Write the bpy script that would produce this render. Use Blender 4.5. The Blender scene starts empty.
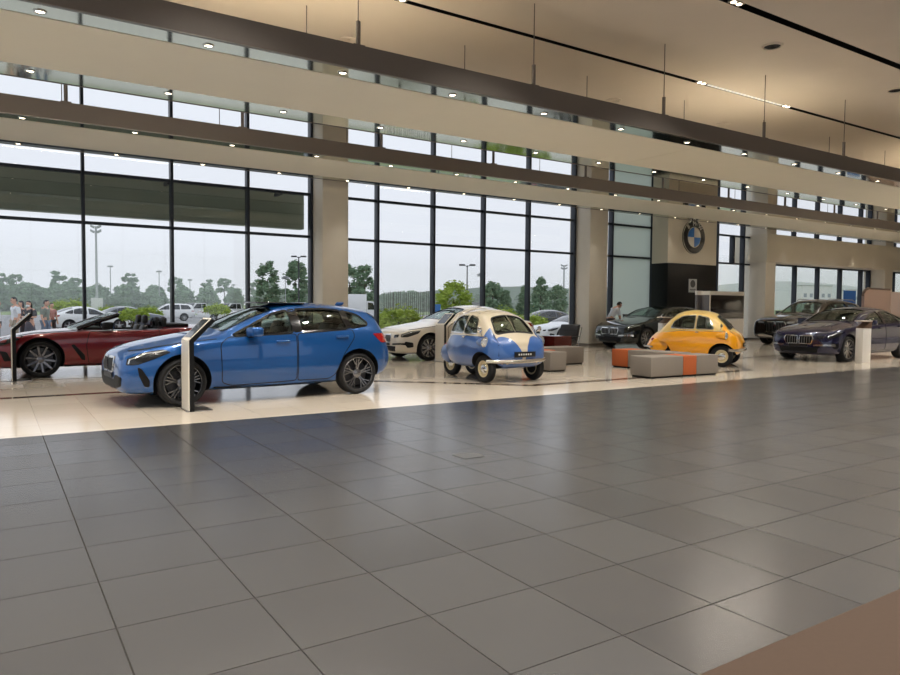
import bpy, bmesh, math, random
import numpy as np
from mathutils import Vector, Matrix
from mathutils.bvhtree import BVHTree
random.seed(7)
C = bpy.context.scene.collection
SC = bpy.context.scene
PI = math.pi
R = math.radians

# ------------------------------------------------------------------ materials
MATS = {}
def srgb(c):
    return tuple((x/12.92 if x <= .04045 else ((x+.055)/1.055)**2.4) for x in [v/255 for v in c]) + (1,)
def mat(name, rgb, rough=.5, metal=0., coat=0., emit=None, spec=.5, coat_rough=.03):
    if name in MATS: return MATS[name]
    m = bpy.data.materials.new(name); m.use_nodes = True
    b = m.node_tree.nodes['Principled BSDF']
    b.inputs['Base Color'].default_value = srgb(rgb)
    b.inputs['Roughness'].default_value = rough
    b.inputs['Metallic'].default_value = metal
    b.inputs['Coat Weight'].default_value = coat
    b.inputs['Coat Roughness'].default_value = coat_rough
    b.inputs['Specular IOR Level'].default_value = spec
    if emit:
        b.inputs['Emission Color'].default_value = srgb(emit[0]); b.inputs['Emission Strength'].default_value = emit[1]
    MATS[name] = m
    return m
def nodes(m): return m.node_tree.nodes, m.node_tree.links
def noisy(m, scale=8., amount=.12, stretch=(1,1,1), bump=0., detail=4.):
    """small tone variation (and bump) over a plain material, in object space"""
    n, l = nodes(m); b = n['Principled BSDF']; col = tuple(b.inputs['Base Color'].default_value)
    tc = n.new('ShaderNodeTexCoord'); mp = n.new('ShaderNodeMapping'); mp.inputs['Scale'].default_value = stretch
    nz = n.new('ShaderNodeTexNoise'); nz.inputs['Scale'].default_value = scale; nz.inputs['Detail'].default_value = detail
    l.new(tc.outputs['Object'], mp.inputs['Vector']); l.new(mp.outputs[0], nz.inputs['Vector'])
    mx = n.new('ShaderNodeMix'); mx.data_type = 'RGBA'
    mx.inputs[6].default_value = tuple(c*(1-amount) for c in col[:3])+(1,)
    mx.inputs[7].default_value = tuple(min(1, c*(1+amount)) for c in col[:3])+(1,)
    l.new(nz.outputs['Fac'], mx.inputs[0]); l.new(mx.outputs[2], b.inputs['Base Color'])
    if bump:
        bp = n.new('ShaderNodeBump'); bp.inputs['Strength'].default_value = bump; bp.inputs['Distance'].default_value = .01
        l.new(nz.outputs['Fac'], bp.inputs['Height']); l.new(bp.outputs[0], b.inputs['Normal'])
    return m
def glass(name, tint, refl=.06, trans=1.):
    """thin pane: tinted see-through plus a Fresnel reflection"""
    if name in MATS: return MATS[name]
    m = bpy.data.materials.new(name); m.use_nodes = True
    n, l = nodes(m); n.remove(n['Principled BSDF']); out = n['Material Output']
    t = n.new('ShaderNodeBsdfTransparent'); t.inputs[0].default_value = tuple(tint)+(1,)
    g = n.new('ShaderNodeBsdfGlossy'); g.inputs['Roughness'].default_value = .01
    g.inputs[0].default_value = (.9,.95,.95,1)
    f = n.new('ShaderNodeLayerWeight'); f.inputs[0].default_value = .25
    mr = n.new('ShaderNodeMapRange'); mr.inputs[3].default_value = refl; mr.inputs[4].default_value = .75
    pw = n.new('ShaderNodeMath'); pw.operation = 'POWER'; pw.inputs[1].default_value = 2.2
    l.new(f.outputs['Facing'], pw.inputs[0]); l.new(pw.outputs[0], mr.inputs[0])
    mx = n.new('ShaderNodeMixShader'); l.new(mr.outputs[0], mx.inputs[0]); l.new(t.outputs[0], mx.inputs[1]); l.new(g.outputs[0], mx.inputs[2])
    l.new(mx.outputs[0], out.inputs[0])
    MATS[name] = m
    return m

# ------------------------------------------------------------------ objects
def tag(o, label=None, cat=None, group=None, kind=None):
    if label: o['label'] = label
    if cat: o['category'] = cat
    if group: o['group'] = group
    if kind: o['kind'] = kind
    return o
def empty(name, loc=(0,0,0), rz=0., label=None, cat=None, group=None):
    o = bpy.data.objects.new(name, None); C.objects.link(o); o.empty_display_size = .2
    o.location = loc; o.rotation_euler = (0,0,rz)
    return tag(o, label, cat, group)
def obj(name, bm, mats, parent=None, smooth=None, kind=None):
    me = bpy.data.meshes.new(name)
    if isinstance(bm, bpy.types.Mesh): me = bm
    else:
        bm.to_mesh(me); bm.free()
    if not isinstance(mats, (list,tuple)): mats = [mats]
    if len(me.materials): me.materials.clear()
    for m in mats: me.materials.append(m)
    o = bpy.data.objects.new(name, me); C.objects.link(o)
    if parent is not None: o.parent = parent
    if smooth is not None:
        me.polygons.foreach_set('use_smooth', [True]*len(me.polygons))
        me.set_sharp_from_angle(angle=R(smooth))
    if kind: o['kind'] = kind
    return o
def copy_tree(o, parent=None):
    c = o.copy(); C.objects.link(c)
    if parent is not None: c.parent = parent
    for ch in list(o.children): copy_tree(ch, c)
    return c
def box(bm, x0, x1, y0, y1, z0, z1, mi=0, bev=0.):
    r = bmesh.ops.create_cube(bm, size=1.)
    vs = r['verts']
    for v in vs:
        v.co = Vector(((x0+x1)/2+v.co.x*(x1-x0), (y0+y1)/2+v.co.y*(y1-y0), (z0+z1)/2+v.co.z*(z1-z0)))
    fs = {f for v in vs for f in v.link_faces}
    for f in fs: f.material_index = mi
    if bev:
        es = {e for v in vs for e in v.link_edges}
        g = bmesh.ops.bevel(bm, geom=list(es), offset=bev, segments=2, affect='EDGES', profile=.5)
        for f in g['faces']: f.material_index = mi
    return bm
def B(*a, **k):
    bm = bmesh.new(); return box(bm, *a, **k)
def boxo(name, mats, dims, parent=None, bev=0., kind=None):
    return obj(name, B(*dims, bev=bev), mats, parent, smooth=40 if bev else None, kind=kind)
def tube(bm, p0, p1, r0, r1=None, seg=12, mi=0, caps=True):
    p0, p1 = Vector(p0), Vector(p1); r1 = r0 if r1 is None else r1
    d = p1-p0; q = d.to_track_quat('Z','Y')
    a = [bm.verts.new(p0+q@Vector((r0*math.cos(2*PI*i/seg), r0*math.sin(2*PI*i/seg), 0))) for i in range(seg)]
    b = [bm.verts.new(p1+q@Vector((r1*math.cos(2*PI*i/seg), r1*math.sin(2*PI*i/seg), 0))) for i in range(seg)]
    for i in range(seg):
        f = bm.faces.new((a[i], a[(i+1)%seg], b[(i+1)%seg], b[i])); f.material_index = mi
    if caps:
        bm.faces.new(a[::-1]).material_index = mi; bm.faces.new(b).material_index = mi
    return bm
def path(bm, pts, r, seg=10, mi=0):
    """round bar along a polyline"""
    pts = [Vector(p) for p in pts]; rings = []
    up = Vector((0,0,1))
    for i, p in enumerate(pts):
        d = (pts[min(i+1,len(pts)-1)]-pts[max(i-1,0)]).normalized()
        s = d.cross(up if abs(d.z) < .95 else Vector((0,1,0))).normalized(); t = s.cross(d)
        rr = r[i] if isinstance(r,(list,tuple)) else r
        rings.append([bm.verts.new(p+(s*math.cos(2*PI*k/seg)+t*math.sin(2*PI*k/seg))*rr) for k in range(seg)])
    for a, b in zip(rings, rings[1:]):
        for k in range(seg):
            bm.faces.new((a[k], a[(k+1)%seg], b[(k+1)%seg], b[k])).material_index = mi
    bm.faces.new(rings[0][::-1]).material_index = mi; bm.faces.new(rings[-1]).material_index = mi
    return bm
def lathe(bm, prof, axis='y', seg=32, mi=0, c=(0,0,0)):
    """closed or open profile [(r, h), ...] turned about an axis through c"""
    rings = []
    for r, h in prof:
        ring = []
        for k in range(seg):
            a = 2*PI*k/seg; u, v = r*math.cos(a), r*math.sin(a)
            p = (u, h, v) if axis == 'y' else ((u, v, h) if axis == 'z' else (h, u, v))
            ring.append(bm.verts.new(Vector(p)+Vector(c)))
        rings.append(ring)
    for a, b in zip(rings, rings[1:]):
        for k in range(seg):
            bm.faces.new((a[k], a[(k+1)%seg], b[(k+1)%seg], b[k])).material_index = mi
    return bm
def fix(bm):
    bmesh.ops.recalc_face_normals(bm, faces=bm.faces[:]); return bm
def ball(bm, c, r, sub=2, sc=(1,1,1), mi=0):
    g = bmesh.ops.create_icosphere(bm, subdivisions=sub, radius=r)
    for v in g['verts']:
        v.co = Vector((v.co.x*sc[0], v.co.y*sc[1], v.co.z*sc[2]))+Vector(c)
    for f in {f for v in g['verts'] for f in v.link_faces}: f.material_index = mi
    return bm
def prism(bm, poly, h0, h1, axis='y', mi=0):
    """2-D polygon extruded between h0 and h1. axis y: (x,z), z: (x,y), x: (y,z)"""
    f3 = {'y': lambda p,h:(p[0],h,p[1]), 'z': lambda p,h:(p[0],p[1],h), 'x': lambda p,h:(h,p[0],p[1])}[axis]
    a = [bm.verts.new(f3(p,h0)) for p in poly]; b = [bm.verts.new(f3(p,h1)) for p in poly]
    n = len(poly)
    for i in range(n):
        bm.faces.new((a[i], a[(i+1)%n], b[(i+1)%n], b[i])).material_index = mi
    bm.faces.new(a[::-1]).material_index = mi; bm.faces.new(b).material_index = mi
    return bm
def rnd(poly, r, n=4):
    """polygon with rounded corners"""
    out = []; m = len(poly); P = [Vector(p) for p in poly]
    for i in range(m):
        a, b, c = P[i-1], P[i], P[(i+1)%m]
        ra = min(r, (a-b).length*.45, (c-b).length*.45)
        s, e = b+(a-b).normalized()*ra, b+(c-b).normalized()*ra
        for k in range(n+1):
            t = k/n; q = s.lerp(b,t).lerp(b.lerp(e,t),t); out.append((q.x,q.y))
    return out

# ------------------------------------------------------------------ shared materials
M_cream = noisy(mat('cream_wall_paint', (214,205,186), .75), 3, .03)
M_colm = noisy(mat('beige_column_cladding', (216,208,192), .6), 3, .04)
M_ceil = noisy(mat('ceiling_paint', (220,209,196), .8), 2, .03)
M_soffit = noisy(mat('soffit_panel_paint', (240,234,216), .7), 2, .02)
M_brown = noisy(mat('brown_metal_fascia', (108,101,94), .5, .0, spec=.3), 30, .05)
M_mirror = mat('mirror_strip', (226,230,216), .06, 1.)
M_steel = mat('brushed_steel', (150,146,140), .3, 1.)
M_black = mat('matt_black', (11,11,12), .55, spec=.25)
M_gloss_black = mat('gloss_black', (9,10,12), .12, coat=.6)
M_frame = mat('dark_blue_grey_mullion', (38,44,54), .4, .2)
M_white = mat('white_lacquer', (226,222,214), .35, coat=.2)
M_chrome = mat('chrome', (215,215,212), .12, 1.)
M_glass = glass('window_glass', (.95,.957,.962), .03)
M_light = mat('lit_lens', (255,244,222), .4, emit=((255,236,205), 9.))
M_rubber = mat('tyre_rubber', (12,12,13), .8)
M_dark_int = noisy(mat('dark_interior_trim', (20,20,22), .7), 20, .1)
M_well = mat('wheel_well', (8,8,9), .9)
M_red_lens = mat('red_lens', (150,16,20), .15, coat=.8)
M_seat_black = mat('black_seat_leather', (26,25,26), .5)
M_plate = mat('black_plate', (12,12,13), .35)
M_letter = mat('pale_lettering', (205,203,196), .5)
M_lamp_dark = mat('headlamp_dark', (16,18,21), .2, coat=.4)
M_lamp_clear = mat('headlamp_silver', (205,208,210), .15, .7, coat=1.)
M_asphalt = noisy(mat('asphalt', (152,152,152), .9), .6, .1)
M_concrete = noisy(mat('concrete_paving', (204,201,194), .85), 1.2, .08)
M_grass = noisy(mat('lawn', (120,142,78), .9), 2.5, .2)
M_leaf = noisy(mat('leaf_hazed', (126,154,120), .8), 1.5, .35)  # paled base colour, haze veil over the far trees put into it
M_leaf2 = noisy(mat('leaf_fresh', (150,170,62), .75), 1.5, .25)
M_leaf3 = noisy(mat('leaf_mid', (116,142,110), .8), 1.5, .3)
M_bark = noisy(mat('bark', (78,66,54), .9), 6, .25)
M_pole = mat('lamp_pole_dark', (58,60,66), .5, .3)
M_pole2 = mat('lamp_pole_pale', (168,172,172), .5, .4)
SKY, LAMP, SPOT, CSPOT, EXPO = 1.10, 85., 160., 1050., 0.22
# ================================================================== THE SETTING
YW = 19.4           # glass line
def tile_material():
    m = mat('grey_floor_tile', (112,109,107), .3)
    n, l = nodes(m); b = n['Principled BSDF']
    tc = n.new('ShaderNodeTexCoord'); sp = n.new('ShaderNodeSeparateXYZ'); l.new(tc.outputs['Object'], sp.inputs[0])
    def M(op, a, c=None, d=None):
        q = n.new('ShaderNodeMath'); q.operation = op
        for i, v in enumerate((a, c, d)):
            if v is None: continue
            if isinstance(v, (int,float)): q.inputs[i].default_value = v
            else: l.new(v, q.inputs[i])
        return q.outputs[0]
    fx = M('DIVIDE', M('ADD', sp.outputs[0], 60.1755), .6); fy = M('DIVIDE', M('ADD', sp.outputs[1], 60.-5.063+.0), .6)
    def edge(f): return M('ABSOLUTE', M('SUBTRACT', M('FRACT', f), .5))
    e = M('MAXIMUM', edge(fx), edge(fy)); joint = M('GREATER_THAN', e, .494)
    cb = n.new('ShaderNodeCombineXYZ'); l.new(M('FLOOR', fx), cb.inputs[0]); l.new(M('FLOOR', fy), cb.inputs[1])
    wn = n.new('ShaderNodeTexWhiteNoise'); l.new(cb.outputs[0], wn.inputs['Vector'])
    mp = n.new('ShaderNodeMapping'); mp.inputs['Scale'].default_value = (.9, 7., 1); l.new(tc.outputs['Object'], mp.inputs[0])
    ad = n.new('ShaderNodeVectorMath'); ad.operation = 'ADD'; l.new(mp.outputs[0], ad.inputs[0]); l.new(wn.outputs['Color'], ad.inputs[1])
    nz = n.new('ShaderNodeTexNoise'); nz.inputs['Scale'].default_value = 2.2; nz.inputs['Detail'].default_value = 2; l.new(ad.outputs[0], nz.inputs['Vector'])
    tone = M('ADD', M('MULTIPLY', wn.outputs['Value'], .45), M('MULTIPLY', M('MINIMUM', nz.outputs['Fac'], .75), .5))
    mx = n.new('ShaderNodeMix'); mx.data_type = 'RGBA'; mx.inputs[6].default_value = srgb((48,47,47)); mx.inputs[7].default_value = srgb((56,55,54)); l.new(tone, mx.inputs[0])
    m2 = n.new('ShaderNodeMix'); m2.data_type = 'RGBA'; m2.inputs[7].default_value = srgb((38,36,34)); l.new(joint, m2.inputs[0]); l.new(mx.outputs[2], m2.inputs[6])
    l.new(m2.outputs[2], b.inputs['Base Color'])
    l.new(M('MAXIMUM', M('ADD', M('MULTIPLY', wn.outputs['Value'], .05), .22), M('MULTIPLY', joint, .9)), b.inputs['Roughness'])
    l.new(M('MULTIPLY', M('SUBTRACT', 1.05, joint), .45), b.inputs['Specular IOR Level'])
    bp = n.new('ShaderNodeBump'); bp.invert = True; bp.inputs['Strength'].default_value = .5; bp.inputs['Distance'].default_value = .003
    l.new(joint, bp.inputs['Height']); l.new(bp.outputs[0], b.inputs['Normal'])
    return m
def beige_material():
    m = mat('polished_beige_stone', (190,178,160), .12)
    n, l = nodes(m); b = n['Principled BSDF']
    tc = n.new('ShaderNodeTexCoord'); mp = n.new('ShaderNodeMapping'); mp.inputs['Scale'].default_value = (1/.6,1/.6,1); mp.inputs['Location'].default_value = (.2925,-.4383,0)
    br = n.new('ShaderNodeTexBrick'); br.offset = 0.; br.inputs['Scale'].default_value = 1.; br.inputs['Brick Width'].default_value = 1.; br.inputs['Row Height'].default_value = 1.
    br.inputs['Mortar Size'].default_value = .003; br.inputs['Color1'].default_value = srgb((186,175,159)); br.inputs['Color2'].default_value = srgb((178,167,151)); br.inputs['Mortar'].default_value = srgb((158,140,116))
    l.new(tc.outputs['Object'], mp.inputs[0]); l.new(mp.outputs[0], br.inputs[0]); l.new(br.outputs[0], b.inputs['Base Color'])
    return m
M_tile = tile_material(); M_beige = beige_material()
M_tan = noisy(mat('brown_floor_stone', (50,38,29), .7, spec=.15), 40, .1)
X0, X1, Y0 = -8., 47., -10.
YB, YT = 8.51, 1.68
bm = bmesh.new()
box(bm, X0, X1, YT, YB, -.1, 0, 0); box(bm, X0, X1, YB, YW+.15, -.1, 0, 1); box(bm, X0, X1, Y0, YT, -.1, 0, 2)
obj('floor', bm, [M_tile, M_beige, M_tan], kind='structure')
# dark inlaid bands in the polished floor
M_band = mat('dark_brown_inlay', (70,56,46), .12)
def band(bm, pts, w=.19):
    P = [Vector((p[0],p[1])) for p in pts]; L = []; Rr = []
    for i, p in enumerate(P):
        d1 = (P[i]-P[i-1]).normalized() if i else (P[1]-P[0]).normalized()
        d2 = (P[i+1]-P[i]).normalized() if i < len(P)-1 else d1
        nrm = Vector((-(d1+d2).y, (d1+d2).x)).normalized(); k = w/2/max(.4, nrm.dot(Vector((-d1.y,d1.x))))
        L.append(p+nrm*k); Rr.append(p-nrm*k)
    for i in range(len(P)-1):
        q = [L[i],L[i+1],Rr[i+1],Rr[i]]
        prism(bm, [(v.x,v.y) for v in q], -.02, .0025, 'z')
    return bm
obj('trim_1', fix(band(bmesh.new(), [(-8,12.1),(5.45,12.1),(8.0,9.67),(14.3,9.67),(16.9,12.25),(40,12.25)])), M_band, kind='structure')
obj('trim_2', fix(band(bmesh.new(), [(-8,14.72),(3.4,14.72)], .09)), M_band, kind='structure')
obj('trim_3', fix(band(bmesh.new(), [(13.4,15.5),(16.7,16.7),(19.5,17.9)], .1)), M_band, kind='structure')
# cable outlet cover in the tiles
o = obj('floor_outlet_cover', fix(prism(bmesh.new(), rnd([(3.59,5.27),(3.82,5.27),(3.82,5.49),(3.59,5.49)],.02), -.001, .004, 'z')), mat('outlet_steel',(62,62,61),.4))
tag(o, 'small square metal outlet cover let into the grey floor tiles', 'floor outlet')
obj('cover_lip', fix(band(bmesh.new(), [(3.605,5.48),(3.81,5.48),(3.81,5.30)], .025)), M_black, o)

# ---- ceiling with two visible light slots (and three behind the camera side)
HC = 6.6
STRIPS = []; CEIL = []
SLOTS = [(-4.7,.17),(-1.6,.17),(1.5,.17),(4.6,.17),(7.69,.17),(10.79,.13)]
bm = bmesh.new(); y = Y0
for sy, w in SLOTS:
    box(bm, X0, X1, y, sy-w/2, HC, HC+.2); y = sy+w/2
box(bm, X0, X1, y, YW-.12, HC, HC+.2)
obj('ceiling', bm, M_ceil, kind='structure')
def spot_pair(parent, x, y):
    bm = bmesh.new(); box(bm, x-.16, x+.16, y-.058, y+.058, HC+.004, HC+.04)
    o = obj('spot_housing', bm, M_steel, parent)
    for dx in (-.075,.075):
        bm = bmesh.new(); lathe(bm, [(.0001,HC+.001),(.045,HC+.001),(.05,HC+.006),(.0001,HC+.0061)], 'z', 16, c=(x+dx,y,0))
        obj('lamp', bm, M_light, o)
M_diff = mat('white_light_diffuser', (225,226,220), .5, emit=((255,250,240), .35))
for i, (sy, w) in enumerate(SLOTS):
    vis = {4:'nearer', 5:'farther'}.get(i)
    t = empty('ceiling_light_slot', (0,sy,HC))
    if vis: tag(t, {4:'black recessed light slot in the ceiling nearest the camera, at the upper right', 5:'long black ceiling light slot with white strip running above the front hanging panel'}[i], 'light slot')
    else: tag(t, 'recessed ceiling light slot over the grey tiled floor behind the viewer', 'light slot', 'light slots behind the viewer')
    bm = bmesh.new()
    box(bm, X0, X1, sy-w/2, sy-w/2+.008, HC, HC+.12); box(bm, X0, X1, sy+w/2-.008, sy+w/2, HC, HC+.12); box(bm, X0, X1, sy-w/2, sy+w/2, HC+.12, HC+.13)
    ch = obj('slot_channel', bm, M_black, t); ch.location = (0,-sy,-HC)
    h = []; st = []
    if i == 5:
        for x in (5.9,13.9,17.28,25.3): h.append(x)
        st = [(-2,5.7),(14.15,17.1),(25.6,33)]
    elif i == 4:
        h = [-4.,-.7,2.6,6.7,10.77,23.,27.,31.,35.]
    else:
        h = [-6.+3.4*k for k in range(16)]
    for x in h:
        spot_pair(t, x, sy)
        if i < 5: CEIL.append((x, sy))
    STRIPS += [(a, c, sy, w) for a, c in st]
    for a, c in st:
        boxo('light_strip', M_diff, (a, c, sy-w/2+.01, sy+w/2-.01, HC+.012, HC+.03), t)
    for c in t.children:
        if c is not ch: c.location = (0,-sy,-HC)
# air outlets
for k, (x, y) in enumerate([(13.08,8.5),(18.08,8.53),(13.2,12.88),(5.98,12.97),(17.44,12.78)]):
    near = k < 2
    t = empty('ceiling_air_outlet', (x,y,HC), 0, ['round ceiling air outlet with dark louvres nearest the black slot','round ceiling air outlet cut off by the right edge of the photo',
        'pale round ceiling disc seen just above the middle of the front hanging panel','pale round ceiling disc beside the suspension rod at the upper left','pale round ceiling disc seen just above the front hanging panel at the right'][k], 'air outlet')
    bm = bmesh.new(); lathe(bm, [(.2,0),(.2,-.02),(.16,-.025),(.155,-.006),(.155,.0)], 'z', 28); obj('ring', fix(bm), M_ceil, t, 40)
    bm = bmesh.new(); lathe(bm, [(.155,-.002),(.0001,-.002)], 'z', 28)
    for r in (.12,.08,.04): lathe(bm, [(r,-.004),(r+.014,-.016),(r+.01,-.016),(r-.006,-.004)], 'z', 28)
    obj('louvre', fix(bm), M_black if near else M_ceil, t, 40)

# ---- side and back walls of the hall
boxo('wall_right', M_cream, (X1, X1+.2, Y0-.2, YW+.6, 0, HC+.2), kind='structure')

# ---- columns on the window line
for k, (a, c) in enumerate([(7.79,8.57),(18.0,18.88),(28.57,29.3),(38.93,39.75)]):
    o = obj('column', B(a, c, 18.58, YW+.25, 0, HC+.1, bev=.008), M_colm, smooth=30, kind='structure')
    bm = bmesh.new(); box(bm, a-.012, c+.012, 18.568, YW, 0, .09); obj('skirting', bm, mat('skirting_taupe',(120,108,92),.5), o)
o = boxo('trim_4', M_cream, (28.5, X1-.02, 18.5, 20.1, 3.46, 4.68), kind='structure', bev=.006)

# ---- curtain wall
def window(n, xs, edges, zt, extra=(), frosted=(), skip_low=None, zlo=0., zhi=HC+.12):
    w = empty('window_%d' % n, ((edges[0]+edges[1])/2, YW, 0)); w['kind'] = 'structure'
    ox = (edges[0]+edges[1])/2
    for x in xs:
        o = obj('mullion', B(x-.035-ox, x+.035-ox, -.13, .1, zlo, zhi, bev=.004), M_frame, w, 30)
    for x, z0, z1 in extra:
        obj('mullion', B(x-.05-ox, x+.05-ox, -.12, .1, z0, z1, bev=.004), M_frame, w, 30)
    zs = [zlo]+list(zt)+[zhi]
    cut = sorted([edges[0]]+list(xs)+[edges[1]])
    for z in zs:
        for a, c in zip(cut, cut[1:]):
            d = .05
            za, zb = (z, z+.07) if z == zlo else ((z-.07, z) if z == zhi else (z-.035, z+.035))
            if c-a > .1: obj('transom', B(a+.03-ox, c-.03-ox, -.06, .08, za, zb), M_frame, w)
    for a, c in zip(cut, cut[1:]):
        for z0, z1 in zip(zs, zs[1:]):
            if c-a > .12: obj('pane', B(a+.02-ox, c-.02-ox, -.006, .006, z0+.02, z1-.02), M_frost if (a,c) in frosted else M_glass, w)
    return w
M_frost = bpy.data.materials.new('frosted_green_glass'); M_frost.use_nodes = True
n_, l_ = nodes(M_frost); n_.remove(n_['Principled BSDF'])
t_ = n_.new('ShaderNodeBsdfTranslucent'); t_.inputs[0].default_value = srgb((228,234,228)); d_ = n_.new('ShaderNodeBsdfPrincipled')
d_.inputs['Base Color'].default_value = srgb((176,188,178)); d_.inputs['Roughness'].default_value = .2
x_ = n_.new('ShaderNodeMixShader'); x_.inputs[0].default_value = .3; l_.new(t_.outputs[0], x_.inputs[1]); l_.new(d_.outputs[0], x_.inputs[2]); l_.new(x_.outputs[0], n_['Material Output'].inputs[0])
ZT = (3.36, 4.57)
window(1, [-6.05,-4.06,-2.1,-.1,1.905,3.948,5.925,7.75], (-8,7.79), ZT)
window(2, [8.62,9.89,11.89,13.87,15.8,17.93], (8.57,18.0), ZT)
window(3, [18.95,19.86,22.1,24.2,26.19,28.02], (18.88,28.57), ZT, extra=[(27.3,3.36,4.57)], frosted=[(19.86,22.1)])
w8 = window(8, [-8.+2.1*k for k in range(1,14)], (-10.,19.35), ZT); w8.location = (X0,4.675,0); w8.rotation_euler = (0,0,R(90))
rear_fill_window = window(9, [X0+2.5*k for k in range(1,9)], (X0,14.), ZT); rear_fill_window.location = ((X0+14.)/2,Y0,0)  # unseen rear glazing, added so daylight brightens the hanging soffits
boxo('wall_back', M_cream, (14., X1, Y0-.2, Y0, 0, HC+.2), kind='structure')
window(4, [29.35,30.2,32.1,34.05,36.1,38.1,38.88], (29.3,38.93), (), zhi=3.46)
window(5, [29.35,30.2,31.95,33.9,35.95,37.95,38.88], (29.3,38.93), (), zlo=4.68)
window(6, [39.8,41.5,43.5,45.5], (39.75,X1), (), zhi=3.46)
window(7, [39.8,41.5,43.5,45.5], (39.75,X1), (), zlo=4.68)

# ---- the two hanging ceiling panels
DOWN = []
LX = [-1.405+1.947*k for k in range(0,21)]
def hanging_panel(yf, yn0, yn1, yr, ln, lf, words, rods, rod_y, cab_y):
    xa, xb = -4., 45.
    z0, z1 = 4.84, 5.18
    t = empty('hanging_ceiling_panel', (20,yf,z0), 0, words[0], 'ceiling panel')
    def L(o): o.location = (-20,-yf,-z0); return o
    bm = bmesh.new(); box(bm, xa, xb, yf, yf+.05, z0, z1); L(obj('fascia', bm, M_brown, t))
    bm = bmesh.new(); box(bm, xa, xb, yf-.004, yf+.055, z0-.012, z0); L(obj('edge_lip', bm, M_steel, t))
    bm = bmesh.new(); box(bm, xa, xb, yr-.05, yr, z0, z1); L(obj('fascia', bm, M_brown, t))
    bm = bmesh.new(); box(bm, xa, xb, yf+.055, yn0, z0+.004, z0+.03); L(obj('mirror_strip', bm, M_mirror, t))
    bm = bmesh.new(); box(bm, xa, xb, yn1, yr-.05, z0+.004, z0+.03); L(obj('mirror_strip', bm, M_mirror, t))
    cuts = [xa, 12.75, 28.6, xb]
    for a, c in zip(cuts, cuts[1:]):
        L(obj('soffit_panel', B(a+.006, c-.006, yn0+.004, yn1-.004, z0-.004, z0+.1), M_soffit, t))
    L(obj('top_board', B(xa, xb, yf+.05, yr-.05, z1-.1, z1-.06), M_soffit, t))
    for x in rods:
        bm = bmesh.new(); tube(bm, (x,rod_y,z1-.06), (x,rod_y,z1+.38), .035); box(bm, x-.09, x+.09, rod_y-.05, rod_y+.05, z1-.01, z1+.035)
        r = L(obj('suspension_rod', bm, M_rod, t, 40))
        bm = bmesh.new(); tube(bm, (x,rod_y,z1+.36), (x,rod_y,HC), .009, seg=6); L(obj('cable', bm, M_rod, r, 60)).location = (0,0,0)
        bm = bmesh.new(); tube(bm, (x+.1,cab_y,z1-.07), (x+.1,cab_y,HC), .009, seg=6); L(obj('suspension_cable', bm, M_rod, t, 60))
    for yy, w in ((ln,words[1]),(lf,words[2])):
        for k, x in enumerate(LX):
            if x > 40: break
            if (yy, k) == (ln, 0): pass
            DOWN.append((x,yy,z0))
            r = empty('recessed_downlight', (x,yy,z0), 0, w, 'downlight', w.split(' in the ')[1]+' downlights')
            if hanging_panel.ring is None:
                b1 = bmesh.new(); lathe(b1, [(.075,.012),(.075,-.006),(.05,-.008),(.046,.006)], 'z', 20)
                b2 = bmesh.new(); lathe(b2, [(.048,-.001),(.0001,-.001)], 'z', 20)
                hanging_panel.ring = obj('trim_ring', fix(b1), M_chrome, r, 40); hanging_panel.lens = obj('lens', b2, M_light, r)
            else:
                pass
                for p in (hanging_panel.ring, hanging_panel.lens):
                    q = p.copy(); C.objects.link(q); q.parent = r
hanging_panel.ring = None
M_rod = mat('bronze_grey_rod', (112,104,98), .5, .3)
RX = [-5.4+3.335*k for k in range(1,14)]
hanging_panel(9.51, 10.0, 12.12, 12.83, 9.82, 12.38, ('front hanging ceiling panel with brown fascia, nearest the camera',
   'small round downlight in the front mirrored strip of the nearest hanging panel','small round downlight in the rear mirrored strip of the nearest hanging panel'), [1.25]+[4.59+3.33*k for k in range(0,10)], 9.62, 11.9)
hanging_panel(15.29, 15.77, 17.84, 18.31, 15.58, 18.12, ('rear hanging ceiling panel with brown fascia, closest to the tall windows',
   'small round downlight in the front mirrored strip of the rear hanging panel','small round downlight in the rear mirrored strip of the rear hanging panel'), [1.25+3.36*k for k in range(0,12)], 15.4, 17.6)

# ---- brand wall with roundel
t = empty('sign_wall', (23.4,18.8,0), 0, 'tall sign wall with cream top and black lower half carrying the round emblem', 'sign wall')
def at(o, t): o.location = (-t.location.x, -t.location.y, -t.location.z); return o
at(boxo('upper_cladding', M_cream, (21.95,24.9,18.42,19.2,3.14,HC-.01), t, .005), t)
at(boxo('black_cladding', mat('black_panel',(9,9,10),.4,spec=.25), (21.95,24.9,18.4,19.2,0,3.138), t, .005), t)
bm = bmesh.new()
for i in range(1,4): box(bm, 21.96, 24.89, 18.397, 18.4, .78*i, .78*i+.006)
at(obj('cladding_joint', bm, M_black, t), t)
M_blue = mat('roundel_blue', (32,108,186), .3, coat=.4)
M_wht = mat('roundel_white', (214,210,200), .35)
def text_mesh(s, size, depth=.004):
    cu = bpy.data.curves.new('t','FONT'); cu.body = s; cu.size = size; cu.extrude = depth/2; cu.align_x = 'CENTER'; cu.align_y = 'CENTER'
    o = bpy.data.objects.new('t', cu); C.objects.link(o)
    me = bpy.data.meshes.new_from_object(o.evaluated_get(bpy.context.evaluated_depsgraph_get()))
    bpy.data.objects.remove(o); bpy.data.curves.remove(cu)
    return me
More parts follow.
